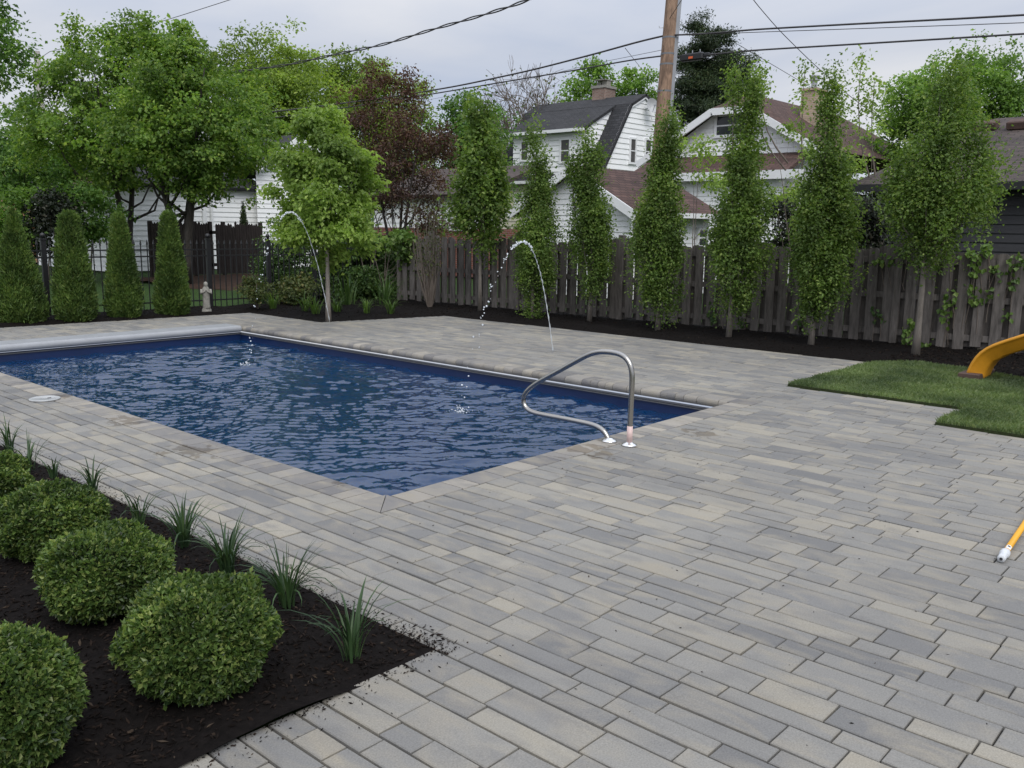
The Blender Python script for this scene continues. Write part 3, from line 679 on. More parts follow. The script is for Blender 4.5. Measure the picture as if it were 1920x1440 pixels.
# the almost bare vase-shaped shrub in the fence corner
P = G(806, 578); t = thing('vase_shrub', 'almost bare vase-shaped shrub with many upright stems in the fence corner', 'shrub', P)
b = MB(); tips = []
for i in range(34):
    a = rng.random() * 6.28; sp = rng.uniform(.05, .42); h = rng.uniform(1.2, 2.1)
    pts = [P + np.array([math.cos(a) * sp * q ** .7 * (1 if q > 0 else 0), math.sin(a) * sp * q ** .7, h * q]) + rng.normal(0, .012, 3) * (q > 0) for q in np.linspace(0, 1, 7)]
    pts[0] = P + np.array([.03 * math.cos(a), .03 * math.sin(a), 0]); b.tube(pts, [.016 * (1 - .85 * q) for q in np.linspace(0, 1, 7)], 5, False)
    tips += [p - P for p in pts[3:]]
b.build('stems', M['twig'], t, smooth=True)
foliage('leaves', P, np.array(tips), .06, 6, .05, .03, M['olive'], t, 77)

# boxwoods
def boxwood(label, c, rx, rz, seed, n=19000):
    rx *= .82; rz *= .90; n = int(n * 1.15)
    r = np.random.default_rng(seed); t = thing('boxwood', label, 'shrub', (c[0], c[1], .01), 'clipped boxwood balls in the foreground bed')
    d = unit(r.normal(size=(n, 3))); d = d[d[:, 2] > -.82]; n = len(d)
    lm = 1 + .095 * fbm(d[:, 0] * 3 + c[0], d[:, 1] * 3 + d[:, 2] * 2.3, seed, 3, 2.0)
    q = np.clip(1 - np.abs(r.normal(0, .10, n)), .66, 1) * lm + (r.random(n) < .05) * r.random(n) * .07
    sq = np.array([rx, rx, rz]); cc = np.array([c[0], c[1], rz * .93 + .01])
    # superellipse: a clipped ball is a little boxy
    e = d / (np.abs(d) ** 2.04).sum(1)[:, None] ** (1 / 2.04)
    P = cc + e * sq * q[:, None]; P[:, 2] = np.maximum(P[:, 2], .015)
    A = d * .75 + r.normal(size=(n, 3)) * .7 + np.array([0, 0, .35]); N = d * .8 + r.normal(size=(n, 3)) * .6 + np.array([0, 0, .45])
    k = r.uniform(.7, 1.3, n)
    leaves('foliage', P, A, N, .0215 * k, .0125 * k, M['box'], t, .25)
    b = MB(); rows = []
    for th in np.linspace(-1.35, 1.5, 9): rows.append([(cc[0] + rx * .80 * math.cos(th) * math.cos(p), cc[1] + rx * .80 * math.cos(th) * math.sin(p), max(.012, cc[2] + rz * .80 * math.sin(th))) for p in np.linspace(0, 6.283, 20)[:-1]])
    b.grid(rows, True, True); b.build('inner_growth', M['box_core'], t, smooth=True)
BW = [(375, 1290, .315, .225, 'large clipped boxwood ball with yellowish leaves, closest to the bed corner'),
      (205, 1150, .315, .21, 'clipped boxwood ball between the yellowish one and the two at the frame edge'),
      (100, 1045, .305, .21, 'bright-topped clipped boxwood ball, third from the bed corner'),
      (-22, 958, .28, .19, 'small far boxwood ball cut by the frame edge beside the iris row'),
      (8, 1432, .27, .235, 'boxwood ball alone in the second row, cut by the frame at the bottom')]
for i, (px, py, rx, rz, lb) in enumerate(BW): boxwood(lb, G(px, py), rx, rz, 300 + i, 23000 if i in (0, 4) else 17000)

# strappy clumps
def clump(name, label, cat, P, n, L, Wd, matl, group, spread, seed, arch=.85, fallen=.18):
    r = np.random.default_rng(seed); V, Q = [], []
    for i in range(n):
        a = r.random() * 6.28; l = L * r.uniform(.6, 1.1); ar = arch * r.uniform(.35, 1.25) * (2.0 if r.random() < fallen else 1)
        bx = P + np.array([math.cos(a), math.sin(a), 0]) * r.random() * spread; d = np.array([math.cos(a + r.normal(0, .5)), math.sin(a + r.normal(0, .5)), 0]); s = np.array([-d[1], d[0], 0])
        p = bx.copy(); el = 1.5 - .25 * r.random(); seg = 6; b = len(V)
        for k in range(seg + 1):
            q = k / seg; wd = Wd * (.75 + .5 * q if q < .4 else .95 * (1 - (q - .4) / .6) ** .7 + .04)
            V += [p - s * wd / 2, p + np.array([0, 0, -wd * .22]), p + s * wd / 2]
            p = p + (d * math.cos(el) + np.array([0, 0, math.sin(el)])) * l / seg; el -= ar * (.35 + 1.1 * q) / seg * 2.6
            p[2] = max(p[2], .012 + P[2])
        for k in range(seg):
            for j in (0, 1): Q.append((b + k * 3 + j, b + k * 3 + j + 1, b + k * 3 + j + 4, b + k * 3 + j + 3))
    o = np_mesh(name, V, Q, matl, None, True); tag(o, label, cat, group); return o
IRK = 1.28
IR = [(660, 1240, .27, 26, 'sparse iris clump alone at the bed corner with splayed leaves'), (540, 1140, .27, 46, 'tall dense iris clump behind the large yellowish boxwood'), (428, 1078, .25, 42, 'dense iris clump, second along the row from the large boxwood'),
      (345, 1028, .24, 34, 'iris clump with leaves flopping over the paver edge, mid row'), (262, 985, .21, 16, 'thin short iris clump in the gap of the row'), (175, 922, .20, 16, 'upright narrow iris clump behind the bright-topped boxwood'),
      (100, 898, .15, 10, 'tiny sparse iris clump with pale leaves'), (55, 885, .22, 26, 'iris clump beside the small far boxwood'), (18, 848, .22, 16, 'iris clump at the frame edge, farthest of the row')]
for i, (px, py, L, n, lb) in enumerate(IR):
    P = G(px, py); P[2] = .01
    clump('iris_clump', lb, 'plant', P, int(n * 1.3), L * IRK, .0105, M['iris'], 'iris clumps along the foreground bed', .035, 400 + i)
DL = [(512, 583, 'daylily clump behind the pool end beside the small red-leaved shrub'), (572, 586, 'daylily clump just left of the thin-stemmed maple'), (592, 592, 'daylily clump touching the water jet foot'), (632, 589, 'daylily clump just right of the thin-stemmed maple'), (687, 590, 'daylily clump in the middle of the open mulch'), (733, 591, 'daylily clump closest to the vase-shaped shrub')]
for i, (px, py, lb) in enumerate(DL):
    P = G(px, py); P[2] = .03
    clump('daylily', lb, 'plant', P, 44, .40, .017, M['lily'], 'daylilies in the back bed', .07, 430 + i, .95)
clump('tall_daylily', 'tall daylily clump against the black fence near the corner', 'plant', np.array([*G(722, 574)[:2], .03]), 50, .75, .022, M['shrub'], None, .2, 451, .6)
clump('tall_daylily', 'tall daylily clump in the shade behind the thin-stemmed maple', 'plant', np.array([*G(650, 574)[:2], .03]), 40, .75, .022, M['shrub'], None, .2, 452, .6)

# arborvitae
def arborvitae(label, px, by, ty, xl, xr, seed, mt='arbor', group='arborvitae in front of the black fence', flat_top=.3, n=9500, P=None):
    n = int(n * 2.1)
    if P is None: P = G(px, by)
    h = height(P, ty); k = proj(P)[2]; rad = (xr - xl) / 2 * k / F * .77; r = np.random.default_rng(seed)
    t = thing('arborvitae', label, 'shrub', P, group)
    pr = lambda q: rad * np.where(q < .12, .82 + q * 1.5, (1 - ((q - .12) / .88) ** 1.25 * (1 - flat_top)) * 1.0) * np.clip((1.0 - q) / .05, .0, 1) ** .5
    q = r.random(n * 2) ** 1.15; keep = r.random(n * 2) < pr(q) / rad + .05; q = q[keep][:n]; n = len(q); th = r.random(n) * 6.283
    lm = 1 + .11 * np.sin(7 * th + 9 * q * h) * np.sin(5 * q * h + 2 * th + seed) + .08 * r.normal(size=n)
    rr = pr(q) * lm * np.clip(1 - np.abs(r.normal(0, .08, n)), .6, 1)
    o = np.stack([np.cos(th), np.sin(th), np.zeros(n)], 1); Pp = P + o * rr[:, None] + np.array([0, 0, 1]) * (q * h)[:, None]
    A = o * .55 + r.normal(size=(n, 3)) * .4 + np.array([0, 0, .95]); tw = r.normal(0, .9, n)
    N = o * np.cos(tw)[:, None] + np.stack([-o[:, 1], o[:, 0], o[:, 2]], 1) * np.sin(tw)[:, None]
    kk = r.uniform(.6, 1.3, n); leaves('foliage', Pp, A, N, .070 * kk, .022 * kk, M[mt], t, .1)
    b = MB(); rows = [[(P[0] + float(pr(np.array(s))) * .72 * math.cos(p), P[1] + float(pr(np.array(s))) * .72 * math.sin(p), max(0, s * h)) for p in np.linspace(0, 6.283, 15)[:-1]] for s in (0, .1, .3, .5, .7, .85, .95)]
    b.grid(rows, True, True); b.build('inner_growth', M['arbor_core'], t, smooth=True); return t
arborvitae('broad pointed arborvitae, first from the frame edge', 40, 606, 392, -14, 92, 501, flat_top=.02, n=12000)
arborvitae('arborvitae with a rounded blunt top right of the black fence post', 143, 602, 398, 100, 186, 502, flat_top=.38)
arborvitae('narrow arborvitae between the blunt-topped one and the one near the statue', 234, 596, 402, 198, 271, 503, flat_top=.25)
arborvitae('arborvitae nearest the stone statue', 325, 591, 398, 291, 362, 504, flat_top=.30)

# ------------------------------------------------------------------ black metal fence
def FY(x): return 16.36 - .09 * (x - 6)
t = thing('metal_fence', 'black metal fence of thin spear-topped pickets with ball-capped posts', 'fence', (8, FY(8), 0))
fu = unit(np.array([[1, -.09, 0]]))[0]; fv = np.array([-fu[1], fu[0], 0])
post_x = [1.2, 3.6] + [float(onY(px, 520, FY(xx))[0]) for px, xx in ((85, 6), (392, 8.9), (503, 10))] + [11.35, 12.85]
for x in post_x:
    b = MB(); b.box((x, FY(x), .66), .08, .08, 1.32, fu, fv); b.box((x, FY(x), 1.335), .1, .1, .03, fu, fv)
    p = b.build('post', M['iron'], t)
    c = MB(); c.lathe((x, FY(x), 1.35), [(.002, 0), (.02, .004), (.038, .03), (.042, .05), (.034, .078), (.015, .092), (.001, .094)], 12); c.build('ball_cap', M['iron'], p, True)
for a, c in zip(post_x, post_x[1:]):
    b = MB(); L = (c - a) / fu[0] - .08; mid = np.array([(a + c) / 2, FY((a + c) / 2), 0])
    for z in (.16, 1.02, 1.14):
        b = MB(); b.box(mid + (0, 0, z), L, .025, .025, fu, fv); b.build('rail', M['iron'], t)
    b = MB(); n = max(2, int(L / .118))
    for i in range(n):
        p = mid + fu * (-L / 2 + L * (i + .5) / n)
        b.box(p + (0, 0, .63), .016, .016, 1.2, fu, fv)
        b.grid([[p + fu * sx * .5 * w_ + fv * sy * .5 * w_ + (0, 0, z) for sx, sy in ((-1, -1), (1, -1), (1, 1), (-1, 1))] for z, w_ in ((1.23, .016), (1.245, .032), (1.33, .003))], True, True)
    b.build('pickets', M['iron'], t)

# ------------------------------------------------------------------ wooden fence, board on board with scalloped top
def FX(y): return 13.04 + (13.72 - y) * .0475
t = thing('wooden_fence', 'grey weathered board-on-board wooden fence with a scalloped top', 'fence', (FX(8), 8, 0))
gu = unit(np.array([[-.0475, 1, 0]]))[0]; gv = np.array([gu[1], -gu[0], 0])          # gv points away from the patio
secs = np.arange(-2.0, 15.0, 2.37); secs = secs + (9.31 - secs[np.argmin(abs(secs - 9.31))])
for y in list(secs) + [15.0]:
    if y < -2 or y > 15.3: continue
    h = 1.53 if y < 14.6 else 1.3
    b = MB(); b.box((FX(y) - .01, y, h / 2 - .1), .10, .10, h + .2, gu, gv); b.build('post', M['fence'], t, bevel=.004)
for y0, y1 in zip(secs, list(secs[1:]) + [15.0]):
    if y1 - y0 < .4: continue
    L = (y1 - y0) / gu[1]
    P0 = np.array([FX(y0), y0, 0])
    for z in (.20, .74, 1.25):
        b = MB(); b.box(P0 + gu * L / 2 + (0, 0, z), L - .1, .04, .085, gu, gv); b.build('rail', M['fence'], t)
    for side, nm in ((-1, 'front_boards'), (1, 'rear_boards')):
        b = MB(); n = round((L - .1) / .232); pitch = (L - .1) / n
        for i in range(n + (side > 0)):
            u = .055 + .07 + pitch * (i + (.5 if side > 0 else 0)) + random.gauss(0, .006)
            if u > L - .05: continue
            q = (u / L - .5) * 2; top = 1.37 + .115 * q * q + random.gauss(0, .012) + (.05 if side < 0 else 0) * 0
            z0 = .055 + random.gauss(0, .015); wd = .138 + random.gauss(0, .004)
            c = P0 + gu * u + gv * side * (.034 + random.gauss(0, .002)); ln = R(random.gauss(0, .35))
            U2 = gu * math.cos(ln) + np.array([0, 0, 1]) * math.sin(ln); N2 = np.array([0, 0, 1]) * math.cos(ln) - gu * math.sin(ln)
            x0, x1 = -wd / 2, wd / 2; e = .03
            poly = [(x0, z0), (x1, z0), (x1, top - e), (x1 - e, top), (x0 + e, top), (x0, top - e)]
            b.prism([c + U2 * a + N2 * z - gv * .009 for a, z in poly], gv * .018)
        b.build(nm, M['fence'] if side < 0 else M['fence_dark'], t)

# ------------------------------------------------------------------ ivy and climbers
def ivy(label, spots, seed, plane='X', L=.078, m_='ivy', n=9, sig=.05, name='ivy'):
    r = np.random.default_rng(seed); C = []
    for px, py in spots:
        q = onX(px, py, FX(6)); q = onX(px, py, FX(q[1]) - .075); C.append(q)
    C = np.array(C); t = thing(name, label, 'climbing plant', (C[:, 0].mean(), C[:, 1].mean(), 0))
    P = (C[:, None] + r.normal(size=(len(C), n, 3)) * sig * np.array([.5, 1, 1])).reshape(-1, 3)
    k = r.uniform(.6, 1.2, len(P)); A = r.normal(size=(len(P), 3)) * .5 + np.array([-.25, 0, -.8]); N = np.array([-1, 0, .5]) + r.normal(size=(len(P), 3)) * .35
    leaves('leaves', P, A, N, L * k, L * .85 * k, M[m_], t, .15)
    b = MB(); o = C[np.argsort(-C[:, 2])]
    for p in o:
        s = p + np.array([.03, 0, 0]); e_ = np.array([s[0] + .0, s[1] + r.normal(0, .08), max(.02, s[2] - r.uniform(.3, .6))]); b.tube([s, (s + e_) / 2 + r.normal(0, .02, 3) * np.array([0, 1, 0]), e_], .005, 5)
    b.build('vines', M['twig'], t)
ivy('ivy sprigs along the fence top behind the broad oval tree', [(1685, 468), (1692, 478), (1700, 470), (1680, 490), (1722, 482), (1728, 486), (1750, 482), (1783, 482), (1656, 484), (1648, 482)], 601)
ivy('ivy with pale big leaves at the fence top near the charcoal garage', [(1822, 470), (1828, 478), (1818, 476), (1850, 462), (1858, 465), (1846, 466), (1826, 500), (1832, 508)], 602)
ivy('ivy hanging in a column of leaves midway down the fence left of the slide', [(1776, 570), (1779, 583), (1774, 592), (1782, 560), (1782, 548), (1826, 557), (1832, 562), (1822, 540)], 603)
ivy('ivy leaves on the fence directly above the slide', [(1865, 500), (1866, 508), (1896, 520), (1898, 530), (1900, 490), (1916, 485), (1858, 550), (1893, 590), (1912, 492)], 604)
ivy('dark ivy low on the fence beside the bare stem of the oval tree', [(1706, 605), (1702, 615), (1710, 610), (1704, 640), (1712, 645), (1735, 645), (1742, 650), (1700, 630)], 605)
ivy('thin ivy creeping at the fence foot between the two middle columnar trees', [(1338, 590), (1340, 600), (1336, 570), (1392, 600), (1394, 610), (1640, 585), (1648, 590), (1500, 600)], 606, m_='shrub')

# ------------------------------------------------------------------ shrubs and hedging round the corner
def bush(name, label, px, dep, prof, leafm, seed, L=.07, Wd=.05, nc=150, per=26, sig=.11, bark='twig', ground=0.0, cat='shrub', P=None, nlimb=24, **kw):
    return tree(name, label, cat, px, dep, prof, leafm, M[bark], L, Wd, nc, per, sig, .03, seed, ground=ground, P=P, nlimb=nlimb, fork=.05, **{**dict(trunk_top=.8, shell=.3, stems=3, lump=.22), **kw})
bush('rounded_evergreen', 'rounded green evergreen bush behind the black fence by the first water jet', 540, 20, [(405, 525, 552), (440, 505, 580), (500, 492, 592), (560, 490, 600), (598, 500, 595)], M['shrub'], 611, nc=620, L=.06, Wd=.045, lump=.15, bs=.12, P=onY(540, 520, 16.9))
bush('red_leaf_shrub', 'small yellowish shrub on a single thin stem between statue and fence post', 483, 18, [(514, 470, 495), (530, 455, 502), (550, 458, 500), (562, 470, 490)], M['olive'], 612, L=.06, Wd=.03, nc=60, per=16, sig=.07, P=G(483, 582), stems=1)
bush('low_shrub', 'low dark brownish shrub in the bed against the black fence', 560, 18, [(525, 540, 575), (545, 522, 585), (575, 520, 590), (592, 530, 585)], M['olive'], 613, nc=90, P=onY(556, 540, 15.55))
bush('fence_climber', 'pale green climber covering a post of the black fence', 692, 17.6, [(432, 680, 705), (450, 676, 708), (500, 680, 706), (560, 676, 712), (585, 672, 716)], M['ivy'], 614, L=.09, Wd=.075, nc=80, per=14, sig=.07, P=onY(692, 500, 15.6), lump=.1)
bush('mixed_hedge', 'dense dark green shrub mass behind the black fence right of the maple stem', 655, 19, [(450, 620, 690), (480, 600, 720), (520, 595, 740), (575, 590, 745)], M['shrub'], 615, nc=800, P=onY(655, 500, 16.42), L=.08, Wd=.06)
bush('grape_vine', 'bright green vine tumbling over the boards at the fence corner', 765, 18, [(432, 745, 790), (448, 730, 795), (470, 735, 785), (490, 750, 775)], M['ivy'], 616, L=.11, Wd=.095, nc=70, per=13, sig=.09, P=np.array([12.75, 15.3, 0]))
bush('corner_hedge', 'dark shrub filling the corner behind the black fence below the purple plum', 735, 19, [(440, 715, 760), (470, 705, 775), (520, 700, 780), (575, 700, 780)], M['shrub'], 617, nc=420, P=np.array([13.2, 16.6, 0]))
# old stockade fence panel in the corner
t = thing('stockade_fence', 'brown stockade fence panel behind the black fence at the corner', 'fence', (12.4, 16.5, 0)); b = MB()
sx_ = float(onY(660, 480, 16.6)[0])
for i in range(int((14.3 - sx_) / .105)):
    x = sx_ + i * .105; h = 1.42 + random.gauss(0, .012); b.box((x, 16.75 - .09 * (x - 11), h / 2), .098, .02, h, fu, fv)
b.build('board_panel', M['picket'], t); b = MB()
for z in (.35, 1.1): b.box(((sx_ + 14.3) / 2, 16.80 - .09 * ((sx_ + 14.3) / 2 - 11), z), 14.2 - sx_, .04, .08, fu, fv)
b.build('rail', M['picket'], t)

# ------------------------------------------------------------------ houses
Z3 = np.array([0, 0, 1.0])
def clip(poly, z, keep_above):
    out = []
    for i in range(len(poly)):
        p, q = poly[i], poly[(i + 1) % len(poly)]
        a, c = (p[1] >= z) == keep_above or p[1] == z, (q[1] >= z) == keep_above or q[1] == z
        if a: out.append(p)
        if a != c and q[1] != p[1]:
            f = (z - p[1]) / (q[1] - p[1]); out.append((p[0] + f * (q[0] - p[0]), z))
    return out
def siding(parent, O, U, N, poly, matl, lap=.2, lip=.024, name='wall'):
    O, U, N = (np.asarray(v, float) for v in (O, U, N)); b = MB(); zs = [p[1] for p in poly]; z = min(zs)
    while z < max(zs) - .005:
        s = clip(clip(poly, z, True), z + lap, False)
        if len(s) >= 3:
            f = lambda p: O + U * p[0] + Z3 * p[1] + N * lip * (1 - (p[1] - z) / lap)
            b.face([f(p) for p in s])
            lo = [p for p in s if abs(p[1] - z) < 1e-6]
            if len(lo) >= 2:
                u0, u1 = min(p[0] for p in lo), max(p[0] for p in lo)
                b.face([O + U * u0 + Z3 * z, O + U * u1 + Z3 * z, O + U * u1 + Z3 * z + N * lip, O + U * u0 + Z3 * z + N * lip])
        z += lap
    return b.build(name, matl, parent)
def window(parent, O, U, N, u, z, w_, h, pane='screen', fr=.09):
    """frame is the part, pane and meeting rail its sub-parts; (u,z) lower left corner"""
    O, U, N = (np.asarray(v, float) for v in (O, U, N)); b = MB(); c = O + U * (u + w_ / 2) + Z3 * (z + h / 2) + N * .05
    b.box(c + Z3 * (h / 2 + fr / 2), w_ + 2 * fr, .06, fr, U, N); b.box(c - Z3 * (h / 2 + fr / 2), w_ + 2 * fr + .08, .08, fr, U, N)
    for s in (-1, 1): b.box(c + U * s * (w_ / 2 + fr / 2), fr, .06, h, U, N)
    f = b.build('window', M['trim'], parent)
    b = MB(); b.box(c - N * .012, w_, .02, h, U, N); b.build('pane', M[pane], f)
    b = MB(); b.box(c + N * .004, w_, .03, .045, U, N); b.build('meeting_rail', M['trim'], f)
def slab(b, A, Bq, C_, D, th=.12):
    A, Bq, C_, D = (np.asarray(v, float) for v in (A, Bq, C_, D)); n = np.cross(Bq - A, D - A); n /= np.linalg.norm(n); n = n if n[2] > 0 else -n
    b.prism([A, Bq, C_, D], -n * th)
NX, NY = np.array([-1.0, 0, 0]), np.array([0, -1.0, 0]); UX, UY = np.array([1.0, 0, 0]), np.array([0, 1.0, 0])

# --- white gambrel house
AP = WP(1208, 176, 42); Yg, Xr, zr = AP[1], AP[0], AP[2]
BR = onY(1181, 194, Yg); Xb, zb_ = BR[0], BR[2]; FT = onY(1130, 312, Yg); Xf, zf = FT[0], FT[2]
slope = (zb_ - zf) / (Xb - Xf); Yc = onX(1151, 200, Xb)[1]; DE = onY(1098, 239, Yc); Xd, zd = DE[0], DE[2]
Yl = onX(963, 250, Xd)[1]; Yend = Yl + 1.2; ze = onX(1000, 341, Xf - .3)[2]; Xe = Xb - (zb_ - ze) / slope
Hh = thing('gambrel_house', 'white house with a charcoal gambrel roof, wide dormer and brick chimney', 'house', (Xr, Yg + 4, 0))
def GA(x): return x - Xr
m2 = 2 * Xr
gp = [(Xe - Xr, 0), (m2 - Xe - Xr, 0), (m2 - Xe - Xr, ze), (m2 - Xb - Xr, zb_), (0, zr - .05), (Xb - Xr, zb_), (Xe - Xr, ze)]
siding(Hh, (Xr, Yg, 0), UX, NY, gp, M['white'], .24, .03, 'gable_wall')
siding(Hh, (Xe + .25, Yg, 0), UY, NX, [(0, 0), (Yend - Yg, 0), (Yend - Yg, ze), (0, ze)], M['cream'], .24, .03, 'side_wall')
b = MB()
slab(b, (Xr, Yg - .12, zr), (Xr, Yend, zr), (Xb, Yend, zb_), (Xb, Yg - .12, zb_))
slab(b, (Xr, Yg - .12, zr), (Xr, Yend, zr), (m2 - Xb, Yend, zb_), (m2 - Xb, Yg - .12, zb_))
slab(b, (m2 - Xb, Yg - .12, zb_), (m2 - Xb, Yend, zb_), (m2 - Xe, Yend, ze), (m2 - Xe, Yg - .12, ze))
slab(b, (Xb, Yg - .12, zb_ - .01), (Xb, Yend, zb_ - .01), (Xe, Yend, ze), (Xe, Yg - .12, ze))
slab(b, (Xb + .02, Yc - .1, zb_ + .0), (Xb + .02, Yl + .25, zb_ + .0), (Xd - .3, Yl + .25, zd - .03), (Xd - .3, Yc - .1, zd - .03))
rf = b.build('roof', M['roof_black'], Hh, uv=True)
b = MB(); cx, cy = Xr + .3, onX(1125, 180, Xr)[1]; hz = onX(1125, 166, Xr)[2]
b.box((cx, cy, (zr - .6 + hz) / 2), .9, .75, hz - zr + .6); ch = b.build('chimney', M['brick'], rf, uv=True)
b = MB(); b.box((cx, cy, hz + .06), 1.0, .85, .12); b.box((cx, cy - .15, hz + .25), .32, .3, .26); b.box((cx, cy + .2, hz + .22), .3, .26, .2); b.box((cx, cy, hz + .40), .8, .66, .03); b.build('chimney_cap', M['stone'], Hh)
siding(Hh, (Xd, Yc, 0), UY, NX, [(0, ze + .2), (Yl - Yc, ze + .2), (Yl - Yc, zd - .12), (0, zd - .12)], M['white'], .24, .03, 'dormer_wall')
siding(Hh, (Xd, Yc, 0), UX, NY, [(0, ze + .2), (.3, ze + .2), (Xb - Xd, zb_ - .08), (0, zd - .10)], M['white'], .24, .03, 'dormer_cheek')
b = MB(); b.box((Xd - .32, (Yc + Yl) / 2 + .1, zd - .10), .10, Yl - Yc + .5, .14); b.box((Xe - .06, (Yg + Yend) / 2, ze - .02), .12, Yend - Yg + .3, .14); b.build('gutter', M['trim'], Hh)
b = MB()
for p, q in (((Xr, zr), (Xb, zb_)), ((Xb, zb_), (Xe, ze)), ((Xr, zr), (m2 - Xb, zb_)), ((m2 - Xb, zb_), (m2 - Xe, ze))):
    d = np.array([q[0] - p[0], 0, q[1] - p[1]]); l = np.linalg.norm(d); d /= l; b.box(np.array([(p[0] + q[0]) / 2, Yg - .08, (p[1] + q[1]) / 2 - .14]), l, .05, .13, d, UY, np.cross(d, UY))
b.build('rake_board', M['trim'], Hh)
for xa, xb2, ya, yb in ((1053, 1069, 262, 303), (979, 991, 266, 300)):
    p, q = onX(xa, yb, Xd), onX(xb2, ya, Xd); window(Hh, (Xd, 0, 0), UY, NX, q[1], p[2], p[1] - q[1], q[2] - p[2])
for xa, xb2, ya, yb in ((1180, 1190, 262, 304), (1208, 1219, 264, 305)):
    p, q = onY(xa, yb, Yg), onY(xb2, ya, Yg); window(Hh, (0, Yg, 0), UX, NY, p[0], p[2], q[0] - p[0], q[2] - p[2])
p, q = onX(969, 384, Xe + .25), onX(980, 365, Xe + .25); window(Hh, (Xe + .25, 0, 0), UY, NX, q[1], p[2], p[1] - q[1], q[2] - p[2], 'glass')
p = onY(1209, 200, Yg)
dish = thing('satellite_dish', 'round grey satellite dish fixed high on the white gable wall', 'satellite dish', (p[0], Yg - .3, p[2])); b = MB()
nn = unit(np.array([[-.5, -.8, .3]]))[0]; aa = unit(np.array([np.cross(nn, Z3)]))[0]; bb = np.cross(aa, nn); c0 = p + np.array([0, -.4, 0])
b.grid([[c0 + nn * (.18 * (r_ / .36) ** 2 - .1) + (aa * math.cos(q) * .8 + bb * math.sin(q)) * r_ for q in np.linspace(0, 6.283, 25)[:-1]] for r_ in (.005, .12, .24, .36)], True)
b.build('reflector', M['dish'], dish, True); b = MB(); b.tube([c0 - nn * .1, c0 + np.array([.05, .38, -.1])], .03); b.tube([c0 - bb * .3, c0 + nn * .3 - bb * .1], .015); b.box(c0 + nn * .3 - bb * .1, .07, .07, .07); b.build('feed_arm', M['galv'], dish)

# --- white garage
AP = WP(1080, 311, 21.5); Xg, Ya, za = AP[0], AP[1], AP[2]
RE = onX(1203, 396, Xg); Yr, zeR = RE[1], RE[2]; Yleft = 2 * Ya - Yr
gar = thing('white_garage', 'low white lap-sided garage with a brown roof behind the wooden fence', 'garage', (Xg + 3, Ya, 0))
siding(gar, (Xg, Yr + .25, 0), UY, NX, [(0, 0), (Yleft - Yr - .5, 0), (Yleft - Yr - .5, zeR + .1), ((Yleft - Yr - .5) / 2, za - .1), (0, zeR + .1)], M['white'], .13, .02, 'gable_wall')
XE = onY(1346, 392, Yr)[0]
siding(gar, (Xg, Yr + .25, 0), UX, NY, [(0, 0), (XE - Xg, 0), (XE - Xg, zeR + .02), (0, zeR + .02)], M['white'], .13, .02, 'side_wall')
b = MB(); slab(b, (Xg - .25, Ya, za), (XE + .2, Ya, za), (XE + .2, Yr - .1, zeR - .03), (Xg - .25, Yr - .1, zeR - .03)); slab(b, (Xg - .25, Ya, za), (XE + .2, Ya, za), (XE + .2, Yleft + .1, zeR - .03), (Xg - .25, Yleft + .1, zeR - .03))
b.build('roof', M['roof_brown'], gar, uv=True)
b = MB()
for yy in (Yr, Yleft):
    d = np.array([0, yy - Ya, zeR - za]); l = np.linalg.norm(d); d /= l; b.box(np.array([Xg - .28, (yy + Ya) / 2, (za + zeR) / 2 - .10]), l + .1, .04, .2, d, UX, np.cross(d, UX))
b.build('rake_board', M['trim'], gar)
b = MB(); b.box(((Xg + XE) / 2, Yr - .13, zeR - .07), XE - Xg + .4, .1, .12); b.build('gutter', M['trim'], gar)
p, q = onY(1306, 460, Yr + .25), onY(1322, 432, Yr + .25); window(gar, (0, Yr + .25, 0), UX, NY, p[0], p[2], q[0] - p[0], q[2] - p[2], 'glass', .06)

# --- brown-roofed bungalow
TL = WP(1335, 203, 29); Xk = TL[0]; TR = onX(1404, 203, Xk); BL = onX(1195, 303, Xk); BRr = onX(1545, 279, Xk); zt_, zk = TL[2], BL[2]
bun = thing('bungalow', 'white bungalow with a brown clipped-gable roof and a tan brick chimney', 'house', (Xk + 4, TL[1], 0))
Y1, Y2, Y3, Y4 = BL[1], TL[1], TR[1], onX(1545, 279, Xk)[1]; zk2 = BRr[2]; Yc_ = (Y2 + Y3) / 2; zpk = zt_ + .55
siding(bun, (Xk + .35, 0, 0), -UY, NX, [(-Y1 + .3, 0), (-Y4 - .3, 0), (-Y4 - .3, zk2 - .1), (-Y3, zt_ - .12), (-Y2, zt_ - .12), (-Y1 + .3, zk - .1)], M['white'], .15, .022, 'gable_wall')
XB = Xk + 11
b = MB()
slab(b, (Xk, Y2, zt_), (Xk + .9, Yc_, zpk), (XB - 3, Yc_, zpk), (XB, Y1, zk)) if 0 else None
b.face([(Xk, Y2, zt_), (Xk, Y3, zt_), (Xk + 1.1, Yc_, zpk)])
b.face([(Xk, Y2, zt_), (Xk + 1.1, Yc_, zpk), (XB - 2.5, Yc_, zpk), (XB, Y1, zk), (Xk, Y1, zk)])
b.face([(Xk, Y3, zt_), (Xk + 1.1, Yc_, zpk), (XB - 2.5, Yc_, zpk), (XB, Y4, zk2), (Xk, Y4, zk2)])
b.face([(XB - 2.5, Yc_, zpk), (XB, Y1, zk), (XB, Y4, zk2)])
sk0 = onX(1320, 292, Xk)[2]; sk1 = sk0 - .62
slab(b, (Xk + .3, Y1 - .4, sk0), (Xk + .3, Y4 + .6, sk0), (Xk - 1.1, Y4 + .6, sk1), (Xk - 1.1, Y1 - .4, sk1), .1)
rf = b.build('roof', M['roof_brown'], bun, uv=True)
b = MB()
